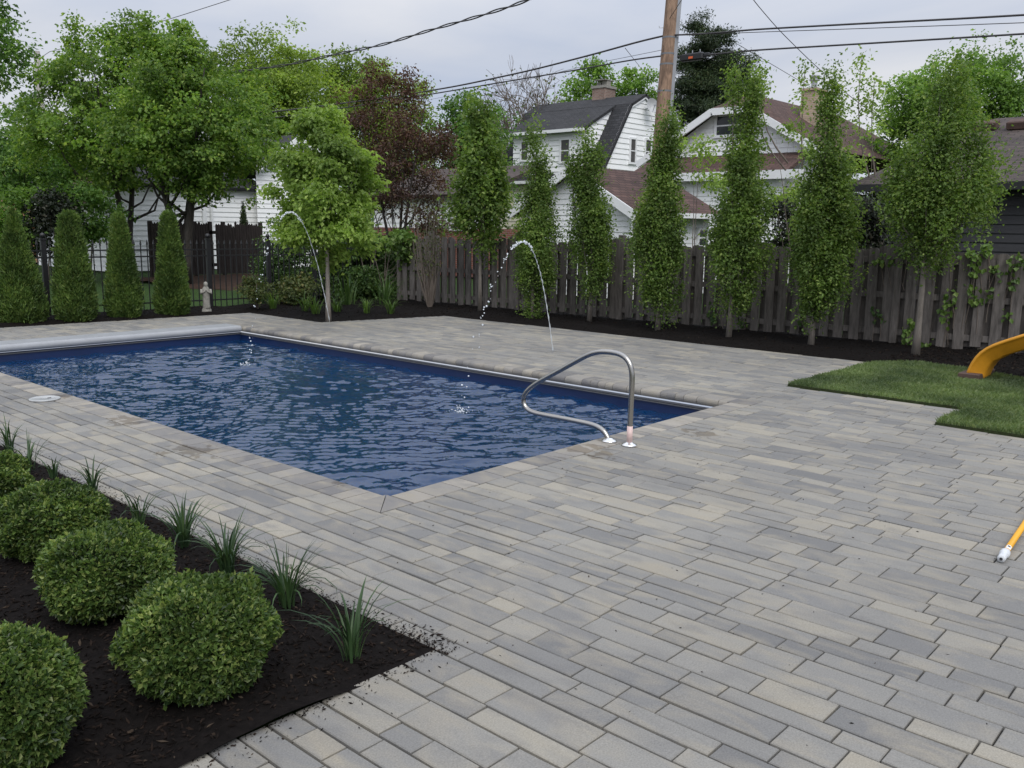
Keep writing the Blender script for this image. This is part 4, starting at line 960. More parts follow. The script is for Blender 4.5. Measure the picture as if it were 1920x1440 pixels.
for (ya, zA), (yb, zB) in (((Y1, zk), (Y2, zt_)), ((Y2, zt_), (Y3, zt_)), ((Y3, zt_), (Y4, zk2))):
    d = np.array([0, yb - ya, zB - zA]); l = np.linalg.norm(d); d /= l; b.box(np.array([Xk - .03, (ya + yb) / 2, (zA + zB) / 2 - .12]), l, .06, .22, d, UX, np.cross(d, UX))
b.box((Xk - 1.12, (Y1 + Y4) / 2, sk1 - .12), .06, Y1 - Y4 - .2, .26); b.build('rake_board', M['trim'], bun)
siding(bun, (Xk - .8, 0, 0), -UY, NX, [(-Y1 + .8, 0), (-Y4 - .8, 0), (-Y4 - .8, sk1 - .25), (-Y1 + .8, sk1 - .25)], M['white'], .15, .022, 'porch_wall')
b = MB(); p = onX(1524, 200, Xk + 3.2); hz = onX(1524, 172, Xk + 3.2)[2]; b.box((p[0], p[1], hz - 1.1), .8, .5, 2.2); b.box((p[0], p[1], hz + .03), .9, .6, .08); b.build('chimney', M['brick_tan'], rf, uv=True)
b = MB(); b.lathe((p[0], p[1], hz + .07), [(.10, 0), (.10, .28), (.17, .28), (.17, .33), (.12, .36), (.17, .40), (.17, .44), (.01, .47)], 14); b.build('flue', M['galv'], bun)
p, q = onX(1345, 254, Xk + .35), onX(1392, 216, Xk + .35); window(bun, (Xk + .35, 0, 0), UY, NX, q[1], p[2], p[1] - q[1], q[2] - p[2], 'glass')
b = MB(); b.tube([(Xk - .9, Y4 + 1.6, .1), (Xk - .9, Y4 + 1.6, sk1 - .2)], .05); b.build('downspout', M['trim'], bun)

# --- charcoal garage at the side of the yard
Xq = 16.6
cg = thing('charcoal_garage', 'charcoal-sided garage with a taupe hipped shingle roof and box vents', 'garage', (Xq + 3, 3, 0))
Yq1 = onX(1640, 340, Xq)[1]; zq = onX(1880, 343, Xq)[2]; pk = WP(1866, 222, 19.2); Yq0 = -4.5
siding(cg, (Xq, 0, 0), -UY, NX, [(-Yq1, 0), (-Yq0, 0), (-Yq0, zq), (-Yq1, zq)], M['darkside'], .15, .02, 'side_wall')
siding(cg, (Xq, Yq1, 0), UX, UY, [(0, 0), (6.6, 0), (6.6, zq), (0, zq)], M['darkside'], .15, .02, 'end_wall')
b = MB(); xr, yr0, zrd = pk[0], pk[1], pk[2]; o_ = .35; X2 = 2 * xr - Xq
b.face([(Xq - o_, Yq1 + o_, zq), (Xq - o_, Yq0, zq), (xr, Yq0, zrd), (xr, yr0, zrd)]); b.face([(X2 + o_, Yq1 + o_, zq), (Xq - o_, Yq1 + o_, zq), (xr, yr0, zrd)]); b.face([(X2 + o_, Yq0, zq), (X2 + o_, Yq1 + o_, zq), (xr, yr0, zrd), (xr, Yq0, zrd)])
rf = b.build('roof', M['roof_dark'], cg, uv=True)
b = MB(); b.box((Xq - o_ - .02, (Yq0 + Yq1 + o_) / 2, zq - .06), .05, Yq1 + o_ - Yq0, .13); b.build('gutter', M['blackbox'], cg)
for px, py in ((1850, 243), (1912, 241)):
    d = ray(px, py); best = None
    n_ = np.cross(np.array([0, 1, 0]), np.array([xr - Xq + o_, 0, zrd - zq])); n_ /= np.linalg.norm(n_); k = ((np.array([Xq - o_, 0, zq]) - CAM) @ n_) / (d @ n_); p = CAM + d * k; n_ = n_ if n_[2] > 0 else -n_
    s_ = unit(np.array([[xr - Xq + o_, 0, zrd - zq]]))[0]; b = MB(); b.box(p + n_ * .09, .34, .42, .16, s_, UY, n_, .02); b.build('roof_vent', M['board'], rf)

# --- white house behind the maples
Yh = 29.5; L0, L1 = onY(212, 430, Yh)[0], onY(500, 430, Yh)[0]; pkx = onY(556, 252, Yh); lx = onY(470, 312, Yh); hw = pkx[0] - lx[0]
wh = thing('white_house', 'white lap-sided house behind the two dark-trunked maples', 'house', (L1, Yh, 0))
siding(wh, (pkx[0], Yh, 0), UX, NY, [(-hw + .2, 0), (hw - .2, 0), (hw - .2, lx[2] + .1), (0, pkx[2] - .15), (-hw + .2, lx[2] + .1)], M['white'], .17, .024, 'gable_wall')
zw = onY(300, 345, Yh)[2]
siding(wh, (L0, Yh + .4, 0), UX, NY, [(0, 0), (L1 - L0 + .4, 0), (L1 - L0 + .4, zw), (0, zw)], M['white'], .17, .024, 'wing_wall')
siding(wh, (L0, Yh + .4, 0), UY, NX, [(0, 0), (6, 0), (6, zw), (0, zw)], M['white'], .17, .024, 'end_wall')
b = MB(); slab(b, (pkx[0], Yh - .3, pkx[2]), (pkx[0], Yh + 9, pkx[2]), (pkx[0] - hw, Yh + 9, lx[2]), (pkx[0] - hw, Yh - .3, lx[2])); slab(b, (pkx[0], Yh - .3, pkx[2]), (pkx[0], Yh + 9, pkx[2]), (pkx[0] + hw, Yh + 9, lx[2]), (pkx[0] + hw, Yh - .3, lx[2]))
slab(b, (L0 - .3, Yh + .1, zw), (L1, Yh + .1, zw), (L1, Yh + 3.6, zw + 1.5), (L0 - .3, Yh + 3.6, zw + 1.5)); b.build('roof', M['roof_black'], wh, uv=True)
b = MB()
for s in (-1, 1):
    d = np.array([s * hw, 0, lx[2] - pkx[2]]); l = np.linalg.norm(d); d /= l; b.box(np.array([pkx[0] + s * hw / 2, Yh - .33, (pkx[2] + lx[2]) / 2 - .14]), l, .05, .22, d, UY, np.cross(d, UY))
b.build('rake_board', M['trim'], wh)
p = onY(397, 420, Yh + .3); b = MB(); b.tube([(p[0], Yh + .28, .15), (p[0], Yh + .28, zw - .1)], .05, 8); b.box((p[0] - .25, Yh + .35, zw / 2), .14, .06, zw); b.build('downspout', M['trim'], wh)
# --- beige and orange brick houses at the far side
Yb = 38; p0, p1 = onY(-60, 400, Yb)[0], onY(78, 400, Yb)[0]; z0 = onY(30, 345, Yb)[2]; zp = onY(30, 322, Yb)[2]
ob = thing('orange_brick_house', 'orange brick house with a small chimney glimpsed between far shrubs', 'house', (p0, Yb, 0))
b = MB(); b.prism([(p0, Yb, 0), (p1, Yb, 0), (p1, Yb, z0), ((p0 + p1) / 2, Yb, zp), (p0, Yb, z0)], (0, 8, 0)); b.build('wall', M['brick_orange'], ob, uv=True)
b = MB(); slab(b, ((p0 + p1) / 2, Yb - .2, zp + .15), ((p0 + p1) / 2, Yb + 8, zp + .15), (p1 + .3, Yb + 8, z0 + .05), (p1 + .3, Yb - .2, z0 + .05)); slab(b, ((p0 + p1) / 2, Yb - .2, zp + .15), ((p0 + p1) / 2, Yb + 8, zp + .15), (p0 - .3, Yb + 8, z0 + .05), (p0 - .3, Yb - .2, z0 + .05)); b.build('roof', M['roof_brown'], ob, uv=True)
p = onY(26, 318, Yb + .5); b = MB(); b.box((p[0], Yb + .8, p[2] - .9), .7, .5, 2.2); b.build('chimney', M['brick_red'], ob, uv=True)
Yb = 33.5; p0, p1 = onY(165, 400, Yb)[0], onY(330, 400, Yb)[0]; z0 = onY(195, 378, Yb)[2]
bh = thing('beige_house', 'beige walled house showing a sliver beside the white house', 'house', (p0, Yb, 0)); b = MB(); b.box(((p0 + p1) / 2, Yb + 3, z0 / 2), p1 - p0, 6, z0); b.build('wall', M['beige'], bh)
b = MB(); slab(b, (p0 - .3, Yb - .3, z0), (p1, Yb - .3, z0), (p1, Yb + 3, z0 + 1.6), (p0 - .3, Yb + 3, z0 + 1.6)); b.build('roof', M['roof_brown'], bh, uv=True)
# --- red brick wall glimpsed by the corner
p0, p1 = onX(700, 430, 21)[1], onX(895, 430, 21)[1]; zt2 = onX(830, 428, 21)[2]
rb = thing('red_brick_house', 'red brick and white house glimpsed low behind the purple plum', 'house', (21, p1, 0)); b = MB(); b.box((23, (p0 + p1) / 2, zt2 / 2), 4, p0 - p1, zt2); b.build('wall', M['brick_red'], rb, uv=True)
siding(rb, (21.05, 0, 0), -UY, NX, [(-p0, zt2), (-p1, zt2), (-p1, zt2 + 1.1), (-p0, zt2 + 1.1)], M['white'], .17, .024, 'upper_wall')
b = MB(); slab(b, (20.7, p0 + .2, zt2 + 1.1), (20.7, p1 - .2, zt2 + 1.1), (24, p1 - .2, zt2 + 2.2), (24, p0 + .2, zt2 + 2.2)); b.build('roof', M['roof_dark'], rb, uv=True)
p, q = onX(848, 428, 21.05), onX(868, 410, 21.05); window(rb, (21.05, 0, 0), UY, NX, q[1], p[2], p[1] - q[1], q[2] - p[2], 'glass', .08)

# --- dark picket fence in front of the white house
t = thing('picket_fence', 'old dark brown picket fence under the forked maple', 'fence', (14, 26, 0)); Yp = 26.3
pa, pb = onY(286, 480, Yp)[0], onY(492, 480, Yp)[0]; zt3 = onY(390, 418, Yp)[2]; b = MB(); x = pa; gap = onY(395, 450, Yp)[0]
while x < pb:
    if abs(x - gap) > .14:
        h = zt3 + random.gauss(0, .03); b.prism([(x, Yp, .03), (x + .075, Yp, .03), (x + .075, Yp, h - .05), (x + .0375, Yp, h), (x, Yp, h - .05)], (0, .02, 0))
    x += .085
b.build('pickets', M['picket'], t); b = MB()
for z in (zt3 * .2, zt3 * .82): b.box(((pa + pb) / 2, Yp + .05, z), pb - pa, .05, .1)
b.build('rail', M['picket'], t)
for f in (0, .38, .52, .64, 1):
    b = MB(); b.box((pa + (pb - pa) * f, Yp + .07, zt3 / 2 + .02), .11, .09, zt3 + .04); b.build('post', M['picket'], t)
bed('mulch_bed', [(pa - 1.2, 21.9), (12.2, 20.7), (15, 20.2)], [(pa - 1, 26.6), (14, 26.6), (pb + 2, 26.6)], 40, 24, -.05, .05, .02, M['bark_mulch'], .2, 13)

# ------------------------------------------------------------------ trees beyond the fences
BT = [
 ('spreading_maple', 'dark green spreading maple behind the second and third arborvitae', 235, 27, [(60, 200, 250), (90, 150, 320), (140, 90, 340), (190, 55, 350), (250, 40, 330), (295, 60, 330), (325, 100, 310), (345, 150, 270)], 'maple', 'bark_dark', .105, .08, 760, 44, .15, .17, dict(shoots=((142, 120, 42, 16), (210, 110, 48, 12), (243, 100, 35, 14)), stems=2, fork=.26, nlimb=16, lump=.55)),
 ('forked_maple', 'mid green maple with a thick forked trunk above the picket fence', 345, 24, [(75, 290, 350), (110, 250, 400), (160, 215, 460), (210, 205, 505), (260, 215, 520), (300, 245, 515), (330, 290, 495), (352, 330, 470)], 'maple', 'bark_dark', .105, .08, 820, 44, .14, .20, dict(shoots=((278, 110, 40, 12), (340, 110, 38, 10), (300, 120, 75, 14)), stems=3, fork=.26, nlimb=16, lump=.55)),
 ('overhanging_tree', 'tree mostly outside the frame with one drooping leafy bough in the sky', -95, 19, [(-120, -200, 10), (-40, -220, 25), (30, -220, 36), (80, -220, 30), (120, -190, 12), (190, -170, -35)], 'mid', 'bark_dark', .10, .065, 560, 30, .13, .16, dict(fork=.4)),
 ('low_maple', 'low leafy green tree at the frame edge behind the first arborvitae', 40, 30, [(205, 20, 90), (240, -20, 140), (290, -40, 160), (340, -30, 150), (380, 20, 120)], 'mid', 'bark_dark', .11, .08, 480, 36, .17, .10, {}),
 ('honey_locust', 'yellow-green locust rising behind the forked maple', 500, 44, [(70, 470, 520), (95, 425, 560), (130, 395, 610), (180, 385, 640), (230, 400, 640), (290, 430, 620), (340, 470, 590)], 'locust', 'bark_dark', .17, .10, 760, 52, .27, .22, dict(flat=.5)),
 ('honey_locust', 'feathery yellow-green locust behind the purple plum', 690, 50, [(98, 640, 680), (125, 610, 730), (170, 585, 780), (230, 590, 810), (300, 610, 820), (370, 640, 800)], 'locust', 'bark_dark', .18, .11, 760, 48, .30, .22, dict(flat=.5)),
 ('purple_plum', 'dark purple-leaved plum tree in front of the feathery locust', 745, 21.5, [(130, 690, 705), (165, 668, 780), (220, 655, 795), (280, 650, 850), (340, 665, 862), (400, 690, 850), (440, 715, 820)], 'plum', 'bark_dark', .07, .045, 520, 30, .12, .07, dict(stems=3, fork=.12, shoots=((697, 190, 122, 6), (762, 190, 135, 7), (835, 290, 235, 8)), rise=.9, shell=.2, lump=.35)),
 ('round_tree', 'round mid-green tree behind the loose pyramidal tree', 880, 40, [(182, 860, 910), (205, 830, 935), (250, 815, 948), (310, 825, 950), (360, 845, 940)], 'mid', 'bark_dark', .15, .11, 440, 34, .2, .15, {}),
 ('poplar', 'small tree with clustered upright tufts behind the gambrel chimney', 1095, 55, [(118, 1108, 1122), (150, 1085, 1140), (185, 1055, 1150), (230, 1050, 1150)], 'fresh', 'bark_dark', .2, .15, 110, 26, .4, .12, dict(shoots=((1075, 190, 152, 7), (1114, 150, 118, 7)), lump=.4)),
 ('silver_maple', 'pale green maple behind the gambrel gable left of the utility pole', 1200, 55, [(128, 1180, 1200), (150, 1160, 1235), (190, 1150, 1250), (250, 1150, 1250)], 'fresh', 'bark_dark', .18, .13, 300, 32, .24, .15, {}),
 ('dark_spruce', 'tall dark evergreen behind the bungalow roof', 1335, 46, [(15, 1326, 1340), (55, 1300, 1360), (110, 1282, 1390), (160, 1268, 1408), (210, 1262, 1418), (260, 1264, 1418), (330, 1275, 1405)], 'conifer', 'bark_dark', .16, .05, 1300, 80, .2, .22, dict(droop=.1, lump=.32, lfreq=7, rise=.2, shell=.3)),
 ('leafy_maple', 'bright green maple behind the oval tree, left of the two by the charcoal garage', 1745, 31, [(130, 1720, 1790), (165, 1670, 1840), (210, 1655, 1860), (260, 1665, 1850), (320, 1700, 1830)], 'fresh', 'bark_dark', .12, .09, 520, 34, .16, .14, dict(shell=.25)),
 ('leafy_maple', 'bright green maple at the frame edge above the charcoal garage roof', 1870, 33, [(75, 1850, 1890), (105, 1800, 1940), (150, 1770, 1980), (210, 1770, 1990), (270, 1800, 1980), (330, 1830, 1950)], 'fresh', 'bark_dark', .12, .09, 620, 34, .17, .15, dict(shell=.25)),
 ('spindly_tree', 'thin sparse sapling with a few leafy wands between the two right columnar trees', 1500, 16.5, [(215, 1480, 1510), (260, 1450, 1545), (330, 1430, 1560), (400, 1440, 1550)], 'sapling', 'twig', .065, .048, 70, 13, .10, .03, dict(stems=3, fork=.1, rise=1.3, shoots=((1510, 210, 118, 5), (1420, 220, 130, 5), (1430, 190, 128, 3)), shell=.2)),
 ('spindly_tree', 'thin sparse sapling with leafy wands just left of the broad oval tree', 1640, 16.5, [(205, 1605, 1660), (260, 1580, 1670), (340, 1570, 1690), (420, 1580, 1680)], 'sapling', 'twig', .07, .05, 110, 15, .12, .03, dict(stems=3, fork=.1, rise=1.3, shoots=((1616, 230, 100, 4), (1640, 215, 150, 4)), shell=.2)),
 ('spindly_tree', 'thin sparse sapling in front of the white bungalow siding', 1300, 17.5, [(250, 1285, 1325), (290, 1280, 1345), (330, 1300, 1370), (380, 1320, 1380)], 'sapling', 'twig', .075, .055, 36, 10, .12, .025, dict(stems=2, fork=.1, rise=1.2, shell=.2)),
]
for i, (nm, lb, px, dep, prof, lm_, bk, L, Wd, nc, per, sig, r0, kw) in enumerate(BT):
    tree(nm, lb, 'tree', px, dep, prof, M[lm_], M[bk], L, Wd, nc, per, sig, r0, 700 + i * 7, **kw)
# nearly bare tree between round tree and gambrel roof
P = WP(985, 440, 48); P[2] = 0; hB = height(P, 132); t = thing('bare_tree', 'almost leafless tall tree rising beside the gambrel roof', 'tree', P)
b = MB(); tips = []
def grow(p, d, l, r_, depth):
    q = p + d * l * .5 + rng.normal(0, .06 * l, 3); e_ = p + d * l + rng.normal(0, .05 * l, 3); b.tube([p, q, e_], [r_, r_ * .85, r_ * .68], 4, False)
    if depth == 0: tips.append(e_ - P); return
    for _ in range(3 if depth > 1 else 4):
        nd_ = unit((d + rng.normal(0, .50, 3) + np.array([0, 0, .12]))[None])[0]; grow(e_, nd_, l * rng.uniform(.62, .85), r_ * .62, depth - 1)
for k in range(6):
    d = unit(np.array([[rng.normal(0, .25), rng.normal(0, .25), 1]]))[0]; grow(P, d, hB * .30, .13, 5 if k < 3 else 4)
b.build('trunk', M['twig'], t, True); tt = np.array(tips); foliage('crown', P, tt[rng.choice(len(tt), 160)], .25, 4, .16, .1, M['olive'], t, 991)
# dead pale branches under the plum
P = onX(668, 450, 15.2); P[2] = 0; t = thing('dead_shrub', 'dead pale-branched shrub leaning out under the purple plum', 'shrub', P); b = MB()
for (x1, y1), (x2, y2), r_ in (((690, 430), (715, 345), .014), ((700, 420), (770, 365), .016), ((700, 415), (742, 330), .013), ((712, 405), (755, 372), .011), ((720, 398), (765, 350), .010), ((690, 415), (700, 350), .010)):
    a, c = onX(x1, y1, 15.0), onX(x2, y2, 14.9); b.tube([np.array([P[0], P[1], .3]), a, (a + c) / 2 + rng.normal(0, .04, 3), c], [.022, r_, r_ * .8, r_ * .35], 5, False)
b.tube([P, (P[0], P[1], .35)], .03, 6); b.build('branches', M['deadwood'], t, True)
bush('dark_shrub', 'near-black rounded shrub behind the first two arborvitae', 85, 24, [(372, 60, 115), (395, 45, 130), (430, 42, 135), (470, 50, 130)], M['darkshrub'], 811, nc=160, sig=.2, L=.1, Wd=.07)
bush('light_shrub', 'drooping mid-green shrub behind the blunt-topped arborvitae', 165, 25, [(355, 130, 190), (380, 110, 205), (420, 120, 208), (450, 140, 190)], M['mid'], 812, nc=150, sig=.2, L=.12, Wd=.08)
bush('light_shrub', 'fresh green bush at the frame edge behind the pointed arborvitae', 10, 24, [(350, -20, 35), (375, -40, 55), (420, -40, 58), (470, -30, 50)], M['fresh'], 813, nc=160, sig=.2, L=.11, Wd=.08)
P = onY(457, 425, 27.2); P[2] = 0
arborvitae('small dark cone-shaped evergreen peeping above the picket fence', 457, 470, 378, 440, 476, 814, 'conifer', None, .02, 3000, P)
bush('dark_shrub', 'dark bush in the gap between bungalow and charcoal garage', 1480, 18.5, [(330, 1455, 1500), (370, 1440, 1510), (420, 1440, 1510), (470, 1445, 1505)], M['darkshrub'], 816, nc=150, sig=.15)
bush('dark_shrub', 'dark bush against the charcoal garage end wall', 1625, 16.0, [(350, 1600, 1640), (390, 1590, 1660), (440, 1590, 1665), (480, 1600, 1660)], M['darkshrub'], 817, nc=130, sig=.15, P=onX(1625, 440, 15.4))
# far tree line that closes the horizon
P_ = []; r = np.random.default_rng(5)
for a in np.linspace(-60, 1980, 62):
    d = r.uniform(62, 85); c = WP(a, 440, d); h = r.uniform(3.5, 6.5)
    for _ in range(26): P_.append((c[0] + r.normal(0, 2.0), c[1] + r.normal(0, 2.0), abs(r.normal(0, .5)) * h))
P_ = np.array(P_); o = foliage('distant_trees', np.zeros(3), P_, .9, 9, .55, .4, M['mid'], None, 6); tag(o, kind='stuff')

# ------------------------------------------------------------------ utility poles and cables
pb_, pt_ = WP(1226, 420, 21), WP(1261, 0, 21); dirp = (pt_ - pb_) / (pt_[2] - pb_[2]); base = pb_ - dirp * pb_[2]; top = base + dirp * 9.6
t = thing('utility_pole', 'leaning brown wooden utility pole with grey conduit and cable clamps', 'utility pole', base)
def PO(z): return base + dirp * z
b = MB(); b.tube([PO(z) for z in np.linspace(0, 9.6, 14)], [.20 - .006 * z for z in np.linspace(0, 9.6, 14)], 18); b.build('shaft', M['polewood'], t, True)
cs = _r * .155 - _h * .08
b = MB(); b.box((PO(0) + PO(9.4)) / 2 + cs, .09, .07, 9.4, _r, _h, unit(dirp[None])[0]); b.build('conduit', M['conduit'], t)
def zat(y): return height(np.array([*PO(5)[:2], 0]), y)
for y in (68, 100, 120, 172):
    z = zat(y); b = MB(); b.lathe(PO(z), [(.198 - .006 * z, -.02), (.207 - .006 * z, -.02), (.207 - .006 * z, .02), (.198 - .006 * z, .02)], 18); b.build('band', M['conduit'], t)
for y, s in ((48, -1), (170, -1), (225, -1), (262, -1), (35, 1)):
    z = zat(y); b = MB(); p = PO(z) - _r * .14 * -s if s > 0 else PO(z) - _r * .14; b.tube([p, p + _r * s * .12 if s > 0 else p - _r * .12, (p + (_r * .12 if s > 0 else -_r * .12)) + np.array([0, 0, .04])], .009, 6); b.build('step_bolt', M['galv'], t)
XPL = base[0] + dirp[0] * 6
def cable(label, pts, rad, name='overhead_cable', plane=None, twist=False, lumps=0):
    P = [onX(x, y, plane or XPL) if not isinstance(plane, tuple) else WP(x, y, plane[0] + (plane[1] - plane[0]) * i / (len(pts) - 1)) for i, (x, y) in enumerate(pts)] if not isinstance(plane, tuple) else [WP(x, y, plane[0] + (plane[1] - plane[0]) * i / (len(pts) - 1)) for i, (x, y) in enumerate(pts)]
    P = np.array(P); d = np.r_[0, np.cumsum(np.linalg.norm(np.diff(P, axis=0), axis=1))]; n = 60; s = np.linspace(0, d[-1], n)
    # smooth curve through the points
    Q = np.stack([np.interp(s, d, P[:, k]) for k in range(3)], 1)
    for _ in range(6): Q[1:-1] = Q[1:-1] * .5 + (Q[:-2] + Q[2:]) * .25
    b = MB()
    if twist:
        s2 = np.linspace(0, 1, 160); Q = np.stack([np.interp(s2 * (n - 1), np.arange(n), Q[:, k]) for k in range(3)], 1)
        for ph in (0, 3.14): b.tube([q + np.array([0, 0, math.cos(ph + i * .42)]) * rad * 1.6 + _r * math.sin(ph + i * .42) * rad * 1.6 for i, q in enumerate(Q)], rad, 6)
    else: b.tube(Q, rad, 6)
    o = b.build(name, M['cable'], None, True); tag(o, label, 'cable', 'overhead cables'); return o
cable('upper thick cable sagging from the leaning pole towards the locusts', [(1250, 66), (1205, 75), (1150, 92), (1000, 131), (860, 161), (740, 181), (640, 194), (560, 204), (470, 214)], .022)
cable('lower thick cable sagging from the leaning pole towards the locusts', [(1250, 104), (1200, 109), (1100, 128), (960, 151), (800, 178), (640, 203), (520, 220), (470, 226)], .018)
cable('upper thick cable leaving the pole over the bungalow', [(1250, 66), (1290, 65), (1335, 63), (1400, 56), (1600, 45), (1800, 35), (1990, 24), (2600, -6)], .020)
cable('thin cable hung between the two thick ones over the bungalow', [(1335, 64), (1400, 61), (1600, 54), (1800, 47), (1990, 40), (2600, 20)], .008)
cable('lower thick cable leaving the black splice box over the bungalow', [(1250, 107), (1330, 103), (1400, 95), (1600, 83), (1800, 71), (1990, 59), (2600, 26)], .019)
cable('thin service wire crossing diagonally in front of the thick cables', [(1290, -240), (1345, -120), (1395, -30), (1412, 0), (1460, 56), (1520, 115), (1590, 178), (1680, 245)], .009, plane=(14, 26))
cable('thin wire falling from the pole past the bungalow chimney', [(1252, 40), (1278, 0)], .008, plane=(21, 20))
cable('thin drop wire running from the lower cable down to the bungalow roof', [(1385, 84), (1500, 152), (1600, 208)], .007, plane=(21, 30))
cable('short drop wire falling left of the pole to the gambrel house', [(1172, 90), (1216, 146)], .007, plane=(20.5, 40))
cable('thin slack wire below the lower thick cable', [(1240, 94), (1120, 118), (1000, 147), (900, 168), (800, 188)], .006, plane=(21, 40))
cable('long twisted service cable looping up out of the frame above the plum', [(1500, -290), (1250, -120), (1110, -50), (1040, -22), (985, 3), (900, 30), (800, 58), (720, 84), (640, 99), (540, 122), (440, 135)], .016, plane=(13, 30), twist=True)
cable('thin wire from the far grey pole rising over the maples', [(93, 97), (200, 70), (330, 32), (430, 0), (520, -30)], .014, plane=(46, 36))
cable('thin wire from the far grey pole falling to the frame edge', [(93, 97), (40, 132), (0, 161), (-60, 205)], .014, plane=(46, 40))
cable('thin low wire at the frame edge below the far grey pole', [(-40, 205), (0, 198), (36, 190), (80, 182)], .012, plane=(42, 46))
z = zat(108); sb = thing('splice_box', 'black cable splice box with an orange tag hanging on the cable by the pole', 'cable box', onX(1298, 107, XPL))
c = onX(1298, 107, XPL); b = MB(); b.box(c, .13, .60, .17, bev=.03); b.box(c + (0, -.38, .01), .08, .16, .09, bev=.02); b.build('body', M['blackbox'], sb)
b = MB(); b.box(c + (-.072, 0, -.02), .012, .11, .05); b.build('tag', M['orange'], sb)
b = MB()
for q in (-.2, 0, .18): b.tube([c + (0, q, .08), c + (0, q, .15)], .012, 6)
b.build('hanger', M['galv'], sb)
P = WP(95, 440, 46); P[2] = 0; hh = height(P, 96); t = thing('grey_pole', 'far grey wooden utility pole half hidden by the spreading maple', 'utility pole', P); b = MB(); b.tube([P, P + np.array([0, 0, hh])], [.2, .14], 12); b.build('shaft', M['polegrey'], t, True)
b = MB(); b.box(P + np.array([-.12, 0, hh - .3]), .06, .06, .35); b.tube([P + np.array([-.25, -.1, hh - .1]), P + np.array([.1, .1, hh - .05])], .03, 6); b.build('bracket', M['galv'], t)

# ------------------------------------------------------------------ things on and by the patio
hx = 5.59; t = thing('pool_handrail', 'bent stainless steel handrail anchored at the pool edge', 'handrail', (hx, 3.9, 0))
ctrl = [(3.80, 0), (3.80, .25), (3.795, .50), (3.80, .60), (3.83, .67), (3.90, .705), (4.02, .708), (4.13, .70), (4.23, .66), (4.50, .508), (4.75, .37), (4.86, .29), (4.91, .215), (4.895, .15), (4.83, .115), (4.70, .11), (4.40, .112), (4.16, .11), (4.06, .095), (4.01, .055), (3.99, 0)]
cc = np.array(ctrl); s = np.r_[0, np.cumsum(np.linalg.norm(np.diff(cc, axis=0), axis=1))]; q = np.linspace(0, s[-1], 90); yz = np.stack([np.interp(q, s, cc[:, 0]), np.interp(q, s, cc[:, 1])], 1)
for _ in range(5): yz[1:-1] = yz[1:-1] * .5 + (yz[:-2] + yz[2:]) * .25
b = MB(); b.tube([(hx, y, z) for y, z in yz], .021, 14); b.build('rail', M['steel'], t, True)
for y in (3.80, 3.99):
    b = MB(); b.lathe((hx, y, 0), [(.05, .001), (.062, .003), (.060, .010), (.042, .018), (.026, .026), (.022, .03)], 24); b.build('escutcheon', M['plate'], t, True)
b = MB(); b.lathe((hx, 3.80, 0), [(.0215, .02), (.0228, .02), (.0228, .155), (.0215, .155)], 16); b.build('label_sleeve', M['sleeve'], t, True)
p = G(84, 749); t = thing('skimmer_lid', 'round pale plastic skimmer lid set beside the pool edge', 'lid', (p[0], p[1], 0)); b = MB()
b.lathe((p[0], p[1], .0), [(.13, .0), (.135, .004), (.133, .012), (.122, .016), (.118, .013), (.02, .014), (.018, .008), (.001, .008)], 32); b.build('cover', M['white_plastic'], t, True)
b = MB(); b.box((p[0] + .03, p[1] - .03, .0165), .03, .012, .004); b.build('finger_slot', M['ink'], t)
# telescopic pole
a, c = G(1877, 1048, .022), G(1920, 984, .022); d = unit((c - a)[None])[0]; t = thing('telescopic_pole', 'yellow telescopic pool pole with pale grip lying on the pavers', 'pole', a)
b = MB(); b.tube([a + d * .10, a + d * 2.6], .0155, 14); b.build('shaft', M['yellow'], t, True)
b = MB(); b.tube([a, a + d * .004, a + d * .06, a + d * .075, a + d * .085, a + d * .12, a + d * .128], [.0185, .0195, .0195, .021, .0245, .0245, .017], 16); b.build('grip', M['grip'], t, True)
b = MB(); b.tube([a - d * .002, a - d * .0005], [.008, .008], 10); b.build('bolt_hole', M['ink'], t)
sd_ = np.cross(d, Z3); f = unit((CAM - a)[None])[0]; f = f - d * (f @ d); f /= np.linalg.norm(f); s2 = np.cross(d, f)
b = MB(); b.grid([[a + d * (.155 + .055 * i) + (f * math.cos(q) + s2 * math.sin(q)) * .0160 for q in np.linspace(-.9, .9, 7)] for i in (0, 1)]); lb = b.build('sticker', M['label'], t)
b = MB(); b.grid([[a + d * (.178 + .02 * i) + (f * math.cos(q) + s2 * math.sin(q)) * .0164 for q in np.linspace(-.5, .35, 5)] for i in (0, 1)]); b.build('print', M['ink'], lb)
